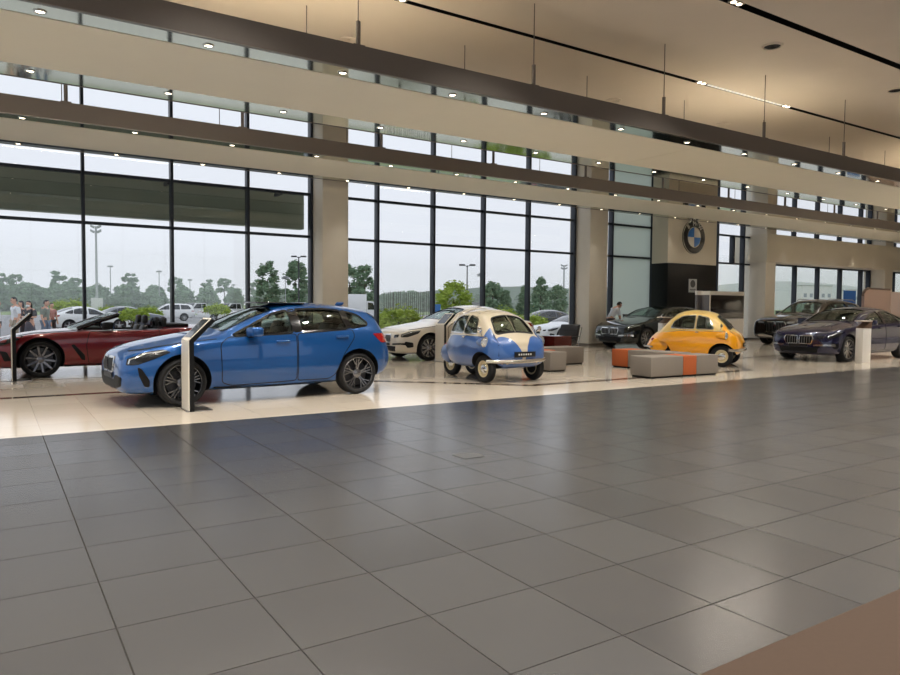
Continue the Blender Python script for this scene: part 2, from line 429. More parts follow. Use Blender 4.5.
def roundel(name, loc, rot, r, label=None, cat=None, parent=None):
    """disc facing local -y"""
    bm = bmesh.new(); lathe(bm, [(.0001,.02),(r,.02),(r,-.02),(r*.97,-.03),(r*.6,-.03),(r*.59,-.02),(.0001,-.02)], 'y', 48)
    o = obj(name, fix(bm), mat('roundel_black',(14,15,18),.25,coat=.4), parent, 30)
    o.location = loc; o.rotation_euler = rot
    if label: tag(o, label, cat)
    for q in range(4):
        bm = bmesh.new(); pts = [(0,0)]+[(r*.57*math.cos(PI/2*q+PI/2*k/12), r*.57*math.sin(PI/2*q+PI/2*k/12)) for k in range(13)]
        prism(bm, pts, -.032, -.02, 'y'); obj('blue_quadrant' if q in (1,3) else 'white_quadrant', fix(bm), M_blue if q in (1,3) else M_wht, o)
    bm = bmesh.new()
    for a, bb in ((.58,.615),(.965,1.)): lathe(bm, [(r*a,-.02),(r*a,-.036),(r*bb,-.036),(r*bb,-.02)], 'y', 48)
    obj('chrome_ring', fix(bm), M_chrome, o, 40)
    for ch, a in (('B',42),('M',0),('W',-42)):
        me = text_mesh(ch, r*.36, .01); q = obj('letter', me, M_wht, o)
        rr = r*.79; q.location = (rr*math.sin(R(-a)), -.036, rr*math.cos(R(a)))
        q.rotation_euler = (R(90), R(-a), 0)
    return o
roundel('emblem', (23.40,18.38,4.20), (0,0,0), .665, 'large round black, blue and white emblem mounted on the cream sign wall', 'emblem')
o = obj('small_sign', B(23.17,23.66,18.375,18.395,2.02,2.55), mat('small_sign_grey',(168,172,176),.3,.3)); tag(o, 'small pale rectangular plaque on the black lower sign wall', 'plaque')
bm = bmesh.new(); lathe(bm, [(.0001,18.373),(.15,18.373),(.15,18.376)], 'y', 24, c=(23.415,0,2.36)); obj('dark_disc', fix(bm), mat('plaque_dark',(52,55,60),.4), o)
bm = bmesh.new(); box(bm, 23.24,23.59,18.372,18.376,2.12,2.15); box(bm, 23.28,23.55,18.372,18.376,2.07,2.09); obj('text_line', bm, mat('plaque_dark',(52,55,60),.4), o)
# ================================================================== CARS
def curve(pts):
    """monotone cubic through control points"""
    x = np.array([p[0] for p in pts], float); y = np.array([p[1] for p in pts], float)
    h = np.diff(x); d = np.diff(y)/h; m = np.zeros_like(y)
    m[0], m[-1] = d[0], d[-1]
    for i in range(1, len(x)-1):
        if d[i-1]*d[i] > 0:
            w1, w2 = 2*h[i]+h[i-1], h[i]+2*h[i-1]; m[i] = (w1+w2)/(w1/d[i-1]+w2/d[i])
    def f(s):
        s = min(max(s, x[0]), x[-1]); i = int(min(max(np.searchsorted(x, s)-1, 0), len(h)-1)); t = (s-x[i])/h[i]
        return float(y[i]*(2*t**3-3*t*t+1)+m[i]*h[i]*(t**3-2*t*t+t)+y[i+1]*(-2*t**3+3*t*t)+m[i+1]*h[i]*(t**3-t*t))
    return f
def bez(a, b, c, n):
    return [((1-t)**2*a[0]+2*t*(1-t)*b[0]+t*t*c[0], (1-t)**2*a[1]+2*t*(1-t)*b[1]+t*t*c[1]) for t in [k/n for k in range(n+1)]]
def loft_section(v, smooth=1):
    zb, wb, wm, zm, ws, zs, wr, zr, zt = v
    z2 = zb+.05
    pts = [(0,zb),(wb*.5,zb),(wb-.06,zb)]
    pts += bez((wb,z2),(wm+.01,z2+(zm-z2)*.4),(wm,zm),6)
    pts += bez((wm,zm),(wm-.002,zm+(zs-zm)*.6),(ws,zs),6)[1:]
    mid = ((ws+wr)/2+.12*(zr-zs)+.0, (zs+zr)/2+.05*(ws-wr))
    pts += bez((ws,zs),mid,(wr,zr),9)[1:]
    for k in range(1,10):
        t = k/9; pts.append((wr*(1-t), zr+(zt-zr)*(1-(1-t)**2)))
    for _ in range(smooth):
        q = pts[:]
        for i in range(1, len(pts)-1):
            q[i] = tuple(.25*pts[i-1][c]+.5*pts[i][c]+.25*pts[i+1][c] for c in (0,1))
        pts = q
    return pts
def body_mesh(prof, L, X, smooth=1, n=84, cap=.015):
    """prof: dict of nine curves over s (distance from the nose). X(s) -> local x"""
    keys = ('zb','wb','wm','zm','ws','zs','wr','zr','zt'); fn = [curve(prof[k]) for k in keys]
    ss = [L*(.5-.5*math.cos(PI*i/n))*.55+L*i/n*.45 for i in range(n+1)]
    bm = bmesh.new(); rings = []
    for s in ss:
        h = loft_section([f(s) for f in fn], smooth)
        full = [(y,z) for y,z in h]+[(-y,z) for y,z in h[-2:0:-1]]
        rings.append([bm.verts.new((X(s), y, z)) for y,z in full])
    m = len(rings[0])
    for a, b in zip(rings, rings[1:]):
        for k in range(m):
            bm.faces.new((a[k], a[(k+1)%m], b[(k+1)%m], b[k]))
    for ring, sg in ((rings[0], 1), (rings[-1], -1)):
        ct = sum((v.co for v in ring), Vector())/m; prev = ring
        for q in (.85,.65,.42,.2):
            cur = [bm.verts.new(ct+(v.co-ct)*q+Vector((sg*cap*(1-q*q),0,0))) for v in ring]
            for k in range(m): bm.faces.new((prev[k], prev[(k+1)%m], cur[(k+1)%m], cur[k]))
            prev = cur
        c = bm.verts.new(ct+Vector((sg*cap,0,0)))
        for k in range(m): bm.faces.new((prev[k], prev[(k+1)%m], c))
    fix(bm)
    return bm
class Proj:
    """throws flat outlines onto the untouched body skin"""
    def __init__(s, bm): s.t = BVHTree.FromBMesh(bm)
    def hit(s, view, u, v, sx=None):
        if view == 'L': o, d = (u, 4, v), (0,-1,0)
        elif view == 'R': o, d = (u, -4, v), (0,1,0)
        elif view == 'F': o, d = (6, u, v), (-1,0,0)
        elif view == 'B': o, d = (-6, u, v), (1,0,0)
        elif view == 'T': o, d = (u, v, 4), (0,0,-1)
        elif view == 'FL': k = .70711; o, d = (4+u*-k, 4+u*k, v), (-k,-k,0)
        elif view == 'FR': k = .70711; o, d = (4+u*-k, -4-u*k, v), (-k,k,0)
        p, n, i, _ = s.t.ray_cast(Vector(o), Vector(d))
        if p is None:
            p, n, i, _ = s.t.find_nearest(Vector(o)+Vector(d)*4.2)
        return p, n
    def patch(s, view, poly, off=.004, th=.006, cell=.07, mi=0, bm=None):
        out = bm or bmesh.new(); t = bmesh.new()
        f = t.faces.new([t.verts.new((p[0],p[1],0)) for p in poly])
        bmesh.ops.triangulate(t, faces=[f])
        us = [p[0] for p in poly]; vs = [p[1] for p in poly]
        for ax, lo, hi in ((0,min(us),max(us)),(1,min(vs),max(vs))):
            k = max(1, int((hi-lo)/cell))
            for i in range(1, k+1):
                co = [0,0,0]; no = [0,0,0]; co[ax] = lo+(hi-lo)*i/(k+1); no[ax] = 1
                bmesh.ops.bisect_plane(t, geom=t.verts[:]+t.edges[:]+t.faces[:], plane_co=co, plane_no=no)
        bmesh.ops.triangulate(t, faces=t.faces[:])
        top, bot = {}, {}
        for v in t.verts:
            p, n = s.hit(view, v.co.x, v.co.y)
            top[v] = out.verts.new(p+n*off); bot[v] = out.verts.new(p+n*(off-th))
        for f in t.faces:
            a = [top[v] for v in f.verts]; b = [bot[v] for v in f.verts]
            out.faces.new(a).material_index = mi; out.faces.new(b[::-1]).material_index = mi
        for e in t.edges:
            if len(e.link_faces) == 1:
                a, b = e.verts
                try: out.faces.new((top[a],top[b],bot[b],bot[a])).material_index = mi
                except ValueError: pass
        t.free()
        fix(out)
        # outward side must face away from the skin
        return out
    def strip(s, view, line, w=.012, off=.003, th=.005, closed=False, bm=None, step=.05):
        """narrow band along a 2-D line on the skin"""
        out = bm or bmesh.new(); P = [Vector(p) for p in line]
        if closed: P.append(P[0])
        Q = [P[0]]
        for a, b in zip(P, P[1:]):
            k = max(1, int((b-a).length/step))
            Q += [a.lerp(b, i/k) for i in range(1,k+1)]
        rows = []
        for i, q in enumerate(Q):
            a = Q[i-1] if i else (Q[-2] if closed else q); c = Q[i+1] if i < len(Q)-1 else (Q[1] if closed else q)
            d = (c-a)
            d = d.normalized() if d.length > 1e-9 else Vector((1,0)); nn = Vector((-d.y,d.x))*w/2
            r = []
            for pp in (q+nn, q-nn):
                p, n = s.hit(view, pp.x, pp.y); r += [out.verts.new(p+n*off), out.verts.new(p+n*(off-th))]
            rows.append(r)
        for a, b in zip(rows, rows[1:]):
            for i, j in ((0,2),(2,3),(3,1),(1,0)):
                out.faces.new((a[i],a[j],b[j],b[i]))
        if not closed:
            for a in (rows[0], rows[-1]): out.faces.new((a[0],a[1],a[3],a[2]))
        return fix(out)

def tyre_bm(r, w, rim):
    bm = bmesh.new(); h = w/2
    lathe(bm, [(rim-.01,h*.55),(rim,h*.92),(rim+.012,h*1.0),((rim+r)/2,h*1.06),(r-.022,h*.96),(r-.006,h*.8),(r,h*.55),(r,-h*.55),(r-.006,-h*.8),(r-.022,-h*.96),((rim+r)/2,-h*1.06),(rim,-h*.92),(rim-.01,-h*.55)], 'y', 48)
    return fix(bm)
def make_wheel(parent, x, y, r, w, rim, style, mats, flip):
    """wheel (rim) > tyre, brake_disc, hub_cap; outer face towards +y before flip"""
    m_rim, m_dark = mats
    bm = bmesh.new(); h = w/2
    lathe(bm, [(rim+.002,h*.9),(rim-.012,h*.95),(rim-.022,h*.8),(rim-.03,h*.2),(rim-.04,-h*.8),(rim,-h*.9)], 'y', 48, mi=1)
    lathe(bm, [(rim+.004,h*.9),(rim-.004,h*.96),(rim-.012,h*.93)], 'y', 48, mi=0)
    def spoke(a0, r0, a1, r1, w0, w1, y0, y1, mi=0):
        p = [(a0,r0,w0,y0),(a1,r1,w1,y1)]; rows = []
        for a, rr, ww, yy in p:
            c = Vector((rr*math.cos(a),0,rr*math.sin(a))); t = Vector((-math.sin(a),0,math.cos(a)))*ww/2
            rows.append([bm.verts.new(c+t+Vector((0,yy,0))), bm.verts.new(c-t+Vector((0,yy,0))), bm.verts.new(c-t*1.2+Vector((0,yy-.028,0))), bm.verts.new(c+t*1.2+Vector((0,yy-.028,0)))])
        a, b = rows
        for i in range(4): bm.faces.new((a[i],a[(i+1)%4],b[(i+1)%4],b[i])).material_index = mi
        bm.faces.new(a).material_index = mi; bm.faces.new(b).material_index = mi
    yo = h*.62; yr = h*.86
    if style == 'double':       # five pairs of slim Y spokes
        for k in range(5):
            a = 2*PI*k/5+PI/2
            for s in (-1,1):
                spoke(a+s*.16, .05, a+s*.12, rim*.55, .024, .018, yo, yo+.012)
                spoke(a+s*.12, rim*.53, a+s*.09, rim-.012, .016, .014, yo+.012, yr)
                spoke(a+s*.13, rim*.5, a+s*.38, rim-.012, .015, .013, yo+.01, yr)
    elif style == 'multi':
        for k in range(10):
            a = 2*PI*k/10
            spoke(a, .05, a-.07, rim-.012, .034, .022, yo, yr); spoke(a, .05, a+.14, rim-.012, .03, .02, yo, yr)
    elif style == 'ten':
        for k in range(10):
            a = 2*PI*k/10+.15; spoke(a, .05, a, rim-.012, .04, .03, yo, yr)
    elif style == 'plain':
        for k in range(5):
            a = 2*PI*k/5+.3; spoke(a, .04, a, rim-.012, .09, .06, yo, yr)
    lathe(bm, [(.0001,yo+.012),(.035,yo+.012),(.07,yo),(.075,yo-.04)], 'y', 20, mi=0)
    if style == 'cap':          # pressed steel wheel with a domed chrome cap
        bm.free(); bm = bmesh.new()
        lathe(bm, [(rim+.003,h*.9),(rim-.01,h*.92),(rim-.02,h*.55),(rim*.72,h*.5),(rim*.66,h*.62),(rim*.4,h*.66),(.0001,h*.66)], 'y', 40, mi=0)
        lathe(bm, [(rim-.03,-h*.8),(rim,-h*.9)], 'y', 40)
    fix(bm)
    wname = 'wheel'
    o = obj(wname, bm, [m_rim, m_dark], parent, 35); o.location = (x, y, r); o.rotation_euler = (0, 0, PI if flip else 0)
    obj('tyre', tyre_bm(r, w, rim), M_rubber, o, 35)
    if style == 'cap':
        b = bmesh.new(); lathe(b, [(rim*.6,h*.6),(rim*.56,h*.78),(rim*.36,h*.98),(rim*.16,h*1.06),(.0001,h*1.07)], 'y', 32); obj('hub_cap', fix(b), M_chrome, o, 40)
        b = bmesh.new(); lathe(b, [(.0001,-h*.3),(rim-.01,-h*.3),(rim-.01,-h*.33),(.0001,-h*.33)], 'y', 24); obj('brake_drum', fix(b), M_dark_int, o)
    else:
        b = bmesh.new(); lathe(b, [(.0001,.012),(.09,.012),(.092,0),(rim*.78,0),(rim*.78,-.03),(.0001,-.03)], 'y', 32); obj('brake_disc', fix(b), mat('brake_steel',(70,70,72),.4,.8), o, 40)
        b = bmesh.new(); lathe(b, [(.0001,-.045),(rim-.03,-.045),(rim-.03,-.06),(.0001,-.06)], 'y', 32); obj('inner_shield', fix(b), M_well, o)
    return o
WHEELS = {}
def wheel(parent, x, y, r, w, rim, style, mats, flip):
    key = (r, w, rim, style, mats[0].name)
    if key not in WHEELS:
        WHEELS[key] = make_wheel(parent, x, y, r, w, rim, style, mats, flip); return WHEELS[key]
    c = copy_tree(WHEELS[key], parent); c.location = (x,y,r); c.rotation_euler = (0,0,PI if flip else 0)
    return c

def boolean(bm, cutters, mats):
    """cut each prism out of the closed skin; faces from a cutter keep material 1 (kept lining) or 2 (dropped)"""
    me = bpy.data.meshes.new('b'); bm.to_mesh(me); bm.free()
    for m in mats: me.materials.append(m)
    o = bpy.data.objects.new('b', me); C.objects.link(o); tmp = []
    for c in cutters:
        cm = bpy.data.meshes.new('c'); fix(c); c.to_mesh(cm); c.free()
        for m in mats: cm.materials.append(m)
        co_ = bpy.data.objects.new('c', cm); C.objects.link(co_); tmp.append(co_)
        md = o.modifiers.new('b','BOOLEAN'); md.operation = 'DIFFERENCE'; md.solver = 'EXACT'; md.object = co_; md.material_mode = 'INDEX'
    res = bpy.data.meshes.new_from_object(o.evaluated_get(bpy.context.evaluated_depsgraph_get()))
    for t in tmp+[o]: bpy.data.objects.remove(t)
    b = bmesh.new(); b.from_mesh(res); bpy.data.meshes.remove(res)
    bmesh.ops.delete(b, geom=[f for f in b.faces if f.material_index == 2], context='FACES')
    return b
def shell(name, bm, mats, parent, th=.018, smooth=38):
    """gives the cut skin a thickness with a dark lining"""
    bmesh.ops.remove_doubles(bm, verts=bm.verts[:], dist=.0008)
    bmesh.ops.triangulate(bm, faces=[f for f in bm.faces if len(f.verts) > 4])
    o = obj(name, bm, mats, parent, smooth)
    md = o.modifiers.new('thickness','SOLIDIFY'); md.thickness = th; md.offset = -1; md.material_offset = 10; md.material_offset_rim = 10
    return o
def paint(name, rgb, metal=.0, rough=.3):
    return mat(name, rgb, rough, metal, coat=1., coat_rough=.02)

def seat(parent, x, y, z, m, w=.5, h=.62, head=True, rake=.22):
    """cushion + leaning backrest + headrest; faces +x"""
    bm = bmesh.new(); box(bm, x-.25, x+.27, y-w/2, y+w/2, z-.12, z+.06, bev=.04); o = obj('seat', bm, m, parent, 40)
    bm = bmesh.new(); box(bm, -.07, .07, -w/2, w/2, 0, h, bev=.045)
    for v in bm.verts:
        k = v.co.z/h; v.co.y *= 1-.28*max(0,k-.45)/.55; v.co.x = v.co.x*(1-.3*k)-rake*v.co.z+(x-.24); v.co.y += y; v.co.z += z
    obj('backrest', bm, m, o, 40)
    if head:
        bm = bmesh.new(); hx = x-.24-rake*(h+.06)
        box(bm, hx-.05, hx+.045, y-.13, y+.13, z+h+.03, z+h+.2, bev=.04); tube(bm, (hx-.005,y-.06,z+h-.05),(hx,y-.06,z+h+.06),.008,seg=6); tube(bm, (hx-.005,y+.06,z+h-.05),(hx,y+.06,z+h+.06),.008,seg=6)
        obj('headrest', bm, m, o, 40)
    return o
def steering(parent, x, y, z, r=.18, tilt=.45):
    bm = bmesh.new(); pts = [(0, r*math.cos(2*PI*k/24), r*math.sin(2*PI*k/24)) for k in range(25)]
    q = Matrix.Rotation(-tilt,4,'Y')
    path(bm, [q@Vector(p) for p in pts], .014, 6); tube(bm, q@Vector((0,-r,0)), q@Vector((0,r,0)), .014, seg=6); tube(bm, (0,0,0), (.22,0,-.1), .03, seg=8)
    o = obj('steering_wheel', bm, M_dark_int, parent, 40); o.location = (x,y,z); return o
def mirror_part(parent, x, y, z, side, m):
    bm = bmesh.new(); box(bm, x-.07, x+.09, y, y+side*.19, z-.055, z+.075, bev=.03)
    for v in bm.verts:
        k = abs(v.co.y-y)/.19; v.co.x -= .05*k; v.co.z += .01*k
    fix(bm); o = obj('side_mirror', bm, m, parent, 50)
    bm = bmesh.new(); a, b = sorted((y-side*.06, y+side*.03)); box(bm, x-.03, x+.05, a, b, z-.07, z-.02, bev=.01); obj('mirror_foot', bm, M_black, o, 40)
    bm = bmesh.new(); a, b = sorted((y+side*.03, y+side*.17)); box(bm, x-.115, x-.105, a, b, z-.035, z+.06); obj('mirror_glass', bm, mat('mirror_glass',(190,195,200),.03,1.), o)
    return o

def car(name, label, cat, loc, rz, P):
    """P: parameters of one car. Distances s run back from the nose."""
    L, W, fo, wb, r = P['L'], P['W'], P['fo'], P['wb'], P['r']
    fk, rk = P.get('squash', (1.,1.))      # shorter or longer overhangs
    X = lambda s: (wb/2+(fo-s)*fk) if s < fo else ((-wb/2-(s-fo-wb)*rk) if s > fo+wb else fo+wb/2-s)
    V = lambda pts: [(X(a),b) for a,b in pts]
    root = empty(name, loc, rz, label, cat, P.get('group'))
    bm = body_mesh(P['prof'], L, X, P.get('smooth',1), P.get('n',84), P.get('cap',.015))
    pj = Proj(bm)
    pm = P['paint']; tm = P.get('trim', M_gloss_black); lo = P.get('low', False)
    cut = []
    for s_ax in (fo, fo+wb):
        for sd in (-1,1):
            c = bmesh.new(); a, b = sorted((sd*(W/2-.28), sd*(W/2+.3)))
            lathe(c, [(.0001,a),(r*P.get('arch',1.13),a),(r*P.get('arch',1.13),b),(.0001,b)], 'y', 40, mi=1, c=(X(s_ax),0,r+.01)); cut.append(c)
    DLO = P.get('dlo', [])
    if not lo:
        for poly in DLO:
            c = bmesh.new(); prism(c, rnd(V(poly),.05), -1.5, 1.5, 'y', 2); cut.append(c)
        for key in ('wind','rear'):
            if key in P:
                sa, wa, sb, wb_, z0 = P[key]     # lower edge s/halfwidth, upper edge s/halfwidth, floor of the cut
                c = bmesh.new(); prism(c, rnd([(X(sa),-wa),(X(sa),wa),(X(sb),wb_),(X(sb),-wb_)],.07), z0, 3., 'z', 2); cut.append(c)
        if 'tub' in P:
            c = bmesh.new(); prism(c, rnd([(X(a),b) for a,b in P['tub'][0]],.09), P['tub'][1], 3., 'z', 1); cut.append(c)
    sk = boolean(bm, cut, [pm, M_well, M_black])
    if 'color2' in P:
        zf, m2 = P['color2']
        for f in sk.faces:
            if f.material_index == 0 and zf(X(0)-f.calc_center_median().x, f.calc_center_median(), f.normal): f.material_index = 3
        shell('body', sk, [pm, M_well, M_black, m2, M_dark_int], root)
    else:
        shell('body', sk, [pm, M_well, M_black, M_dark_int], root)
    gl = P.get('glass', M_cglass)
    for poly in DLO:
        for sd in 'LR':
            pol = rnd(V(poly),.05)
            g = obj('side_window', pj.patch(sd, pol, -.012 if not lo else .004, .004, .12), gl if not lo else M_cdark, root, 30)
            if not P.get('no_wtrim'): obj('window_trim', pj.strip(sd, pol, P.get('wt',.028), .005, .012, closed=True), P.get('wtrim', M_gloss_black), g, 40)
    for sd in ('LR' if not P.get('no_pillar') else ''):
        for a, b in P.get('pillar', []):
            obj('pillar_trim', pj.strip(sd, V([a,b]), .1, .004, .008), M_gloss_black, root, 40)
    for key, nm in (('wind','windscreen'),('rear','rear_window')):
        if key in P:
            sa, wa, sb, wb_, z0 = P[key]
            pol = rnd([(X(sa),-wa),(X(sa),wa),(X(sb),wb_),(X(sb),-wb_)],.07)
            g = obj(nm, pj.patch('T', pol, -.01 if not lo else .005, .004, .12), gl if not lo else M_cdark, root, 30)
            obj('windscreen_seal' if key == 'wind' else 'window_seal', pj.strip('T', pol, .03, .004, .01, closed=True), P.get('seal', M_gloss_black), g, 40)
    for k, d in enumerate(P.get('doors', [])):
        for sd in 'LR':
            pol = rnd(V(d['poly']),.05)
            dr = obj('door', pj.patch(sd, pol, .003, .004, .09), pm, root, 30)
            obj('door_gap', pj.strip(sd, pol, .012, .0035, .004, closed=True), M_black, dr)
            if 'handle' in d:
                hx, hz = d['handle']; p, nrm = pj.hit(sd, X(hx), hz); q = 1 if sd == 'L' else -1
                b = bmesh.new(); box(b, p.x-.105, p.x+.105, min(p.y,p.y+q*.038), max(p.y,p.y+q*.038), p.z-.016, p.z+.018, bev=.012)
                obj('door_handle', b, P.get('handle_m', pm), dr, 50)
    for nm, view, poly, m, off, rr in P.get('patches', []):
        views = {'LR':'LR','FLR':('FL','FR')}.get(view, (view,))
        for vw in views:
            pol = [(X(a),b) for a,b in poly] if vw in 'LRT' else poly
            obj(nm, pj.patch(vw, rnd(pol, rr), off, .01, .06), m, root, 35)
    for nm, view, line, m, wd, closed, off in P.get('strips', []):
        for vw in {'LR':'LR'}.get(view, (view,)):
            ln = [(X(a),b) for a,b in line] if vw in 'LRT' else line
            obj(nm, pj.strip(vw, ln, wd, off, .01, closed=closed), m, root, 40)
    yw = P['yw']; st, rim, wm_ = P['wheel']
    for s_ax, tr in ((fo, P.get('ytrf', W/2-.025)), (fo+wb, P.get('ytrr', W/2-.025))):
        for sd in (1,-1):
            wheel(root, X(s_ax), sd*(tr-yw/2), r, yw, rim, st, wm_, sd < 0)
    if not lo:
        if 'mirror' in P:
            ms, mz, my = P['mirror']
            for sd in (1,-1): mirror_part(root, X(ms), sd*my, mz, sd, P.get('mirror_m', pm))
        for s_, y_, z_, h_ in P.get('seats', []): seat(root, X(s_), y_, z_, P.get('seat_m', M_seat_black), h=h_)
        if 'steer' in P: steering(root, X(P['steer'][0]), P['steer'][1], P['steer'][2])
        if 'dash' in P:
            a, b, z0, z1, hw = P['dash']; bm = bmesh.new(); box(bm, X(b), X(a), -hw, hw, z0, z1, bev=.05); obj('dashboard', bm, M_dark_int, root, 50)
        if 'floorpan' in P:
            a, b, z, hw = P['floorpan']; bm = bmesh.new(); box(bm, X(b), X(a), -hw, hw, z-.04, z, bev=.01); obj('floor_pan', bm, M_dark_int, root)
    return root, pj, X
M_cglass = glass('car_glass', (.78,.84,.80), .05)
M_cglass_dark = glass('tinted_car_glass', (.30,.34,.33), .05)
M_cdark = mat('dark_car_window', (26,32,36), .06, coat=.5)
M_rim_grey = mat('rim_polished', (176,176,178), .22, .9)
M_rim_dark = mat('rim_dark_grey', (66,66,70), .3, .7)
M_taillight = mat('tail_lamp_red', (140,12,18), .12, coat=1.)

def prof(L, W, zt, zs, crown, widths=None, zb=None, wr=None, zm=None, tail=.62, nose_w=.62):
    k = W/1.80
    P = {}
    P['zt'] = zt; P['zs'] = zs
    fz, fc = curve(zt), curve(crown)
    S = sorted(set([round(a,3) for a,_ in zt]+[round(a,3) for a,_ in crown]+[L*i/30 for i in range(31)]))
    P['zr'] = [(s, fz(s)-fc(s)) for s in S]
    P['wm'] = [(0,nose_w*k),(.04,(nose_w+.08)*k),(.12,(nose_w+.16)*k),(.3,.86*k),(.6,.893*k),(1.4,.885*k),(L*.55,.888*k),(L-.9,.9*k),(L-.5,.885*k),(L-.22,.84*k),(L-.07,.76*k),(L,tail*k+.06)]
    P['ws'] = widths or [(0,(nose_w-.08)*k),(.08,(nose_w+.04)*k),(.3,.78*k),(.7,.825*k),(1.3,.845*k),(L*.55,.852*k),(L-.9,.835*k),(L-.45,.79*k),(L-.15,.71*k),(L,tail*k)]
    P['wb'] = [(s, v-.07) for s, v in P['wm']]
    P['wr'] = wr
    P['zm'] = zm or [(0,.47),(.3,.56),(.9,.62),(L*.5,.6),(L-.6,.64),(L-.1,.6),(L,.56)]
    P['zb'] = zb or [(0,.25),(.08,.19),(.35,.17),(1,.17),(L*.5,.17),(L-.9,.19),(L-.35,.24),(L-.12,.30),(L,.36)]
    return P
# ---------------------------------------------------------------- blue hatchback
L = 4.319
blue = paint('blue_metallic_paint', (4,76,140), .35, .28)
zt = [(0,.67),(.05,.725),(.15,.775),(.4,.85),(.8,.925),(1.15,.985),(1.36,1.02),(1.6,1.125),(1.95,1.285),(2.25,1.382),(2.6,1.428),(2.9,1.434),(3.3,1.415),(3.7,1.37),(4.0,1.315),(4.06,1.28),(4.13,1.18),(4.22,1.0),(4.28,.86),(4.319,.72)]
zs = [(0,.58),(.08,.68),(.3,.77),(.7,.84),(1.2,.885),(1.5,.905),(2.4,.945),(3.2,.99),(3.7,1.02),(4.0,1.01),(4.15,.95),(4.26,.8),(4.319,.62)]
crown = [(0,.04),(.4,.045),(1.2,.05),(1.5,.05),(1.9,.06),(2.5,.075),(3.5,.075),(4.0,.06),(4.15,.07),(4.319,.05)]
wr = [(0,.42),(.1,.58),(.4,.68),(.9,.71),(1.3,.70),(1.6,.67),(1.95,.62),(2.3,.585),(2.9,.575),(3.5,.56),(3.95,.53),(4.1,.54),(4.22,.60),(4.319,.54)]
P = dict(L=L, W=1.80, fo=.83, wb=2.67, r=.325, yw=.225, paint=blue, arch=1.18, squash=(.90,.82), prof=prof(L,1.8,zt,zs,crown,wr=wr),
  dlo=[[(1.52,.95),(1.86,1.11),(2.14,1.245),(2.42,1.315),(2.44,.985)], [(2.56,.99),(2.54,1.325),(3.0,1.335),(3.3,1.31),(3.34,1.03)], [(3.39,1.035),(3.36,1.30),(3.62,1.24),(3.78,1.12),(3.74,1.075)]],
  pillar=[((2.50,.985),(2.48,1.325)),((3.365,1.03),(3.33,1.31))],
  wind=(1.44,.62,2.2,.54,.9), rear=(4.22,.52,4.06,.44,.95),
  doors=[dict(poly=[(1.36,.30),(1.34,.84),(1.46,.93),(2.47,.965),(2.47,.27),(1.5,.25)], handle=(2.25,.855)),
         dict(poly=[(2.49,.27),(2.49,.965),(3.42,1.015),(3.44,.9),(3.24,.64),(3.1,.33),(3.0,.27)], handle=(3.22,.905))],
  mirror=(1.78,.99,.86), seats=[(2.32,.37,.5,.64),(2.32,-.37,.5,.64),(3.2,.35,.55,.55),(3.2,-.35,.55,.55)], steer=(1.9,.37,.84), dash=(1.45,1.85,.6,.93,.68), floorpan=(1.2,3.7,.32,.72),
  wheel=('double',.255,(mat('rim_satin',(132,132,134),.25,.85),mat('rim_black',(34,34,36),.35,.5))),
  patches=[('headlight','LR',[(.07,.58),(.09,.665),(.3,.75),(.55,.785),(.66,.75),(.5,.69),(.2,.59)],M_lamp_dark,.006,.02),
           ('bumper_vent','LR',[(.20,.56),(.25,.54),(.36,.38),(.36,.29),(.29,.30),(.22,.44)],M_black,.006,.02),
           ('lower_intake','F',[(-.62,.30),(-.66,.42),(-.42,.44),(-.3,.37),(.3,.37),(.42,.44),(.66,.42),(.62,.30),(.4,.25),(-.4,.25)],M_black,.006,.03),
           ('kidney_grille','F',[(.03,.47),(.03,.66),(.29,.665),(.33,.60),(.27,.47)],M_black,.01,.05),('kidney_grille','F',[(-.03,.47),(-.03,.66),(-.29,.665),(-.33,.60),(-.27,.47)],M_black,.01,.05),
           ('number_plate','F',[(-.26,.385),(-.26,.455),(.26,.455),(.26,.385)],M_plate,.02,.008),
           ('taillight','LR',[(4.03,.80),(3.90,.90),(3.84,.945),(4.10,.95),(4.24,.89),(4.26,.80)],M_taillight,.008,.03),
           ('tailgate_glass_edge','LR',[(3.9,1.27),(4.06,1.25),(4.25,.97),(4.2,.97),(4.02,1.19)],M_gloss_black,.006,.01),
           ('rear_diffuser','B',[(-.6,.27),(-.6,.42),(.6,.42),(.6,.27)],M_black,.006,.04)],
  strips=[('grille_frame','F',[(.03,.47),(.03,.66),(.29,.665),(.33,.60),(.27,.47)],M_chrome,.022,True,.016),('grille_frame','F',[(-.03,.47),(-.03,.66),(-.29,.665),(-.33,.60),(-.27,.47)],M_chrome,.022,True,.016),
          ('daylight_strip','LR',[(.10,.60),(.12,.655),(.33,.735),(.6,.77)],M_lamp_clear,.012,False,.009),
          ('bonnet_gap','LR',[(.16,.755),(.5,.82),(.9,.875),(1.3,.91)],M_black,.008,False,.003),
          ('sill_line','LR',[(1.25,.235),(2.2,.215),(3.05,.235)],M_black,.02,False,.004)])
hd = (-.9985,-.0546)
car('hatchback_car', 'bright blue five-door hatchback parked in front of the tall windows at the left', 'car', (3.44,10.87,0), math.atan2(hd[1],hd[0]), P)
root = C.objects['hatchback_car']
# roof aerial, sunroof, splitter lip
bm = bmesh.new(); box(bm, -1.50, -1.36, -.025, .025, 1.385, 1.445, bev=.02)
for v in bm.verts: v.co.x -= .6*(v.co.z-1.385)
obj('roof_aerial', bm, blue, root, 50)
bm = bmesh.new(); box(bm, -.62, .03, -.45, .45, 1.43, 1.452, bev=.008)
for v in bm.verts: v.co.z += .035*(v.co.x-.03)*.3-.02*(v.co.y/.45)**2
obj('sunroof', bm, M_gloss_black, root, 50)
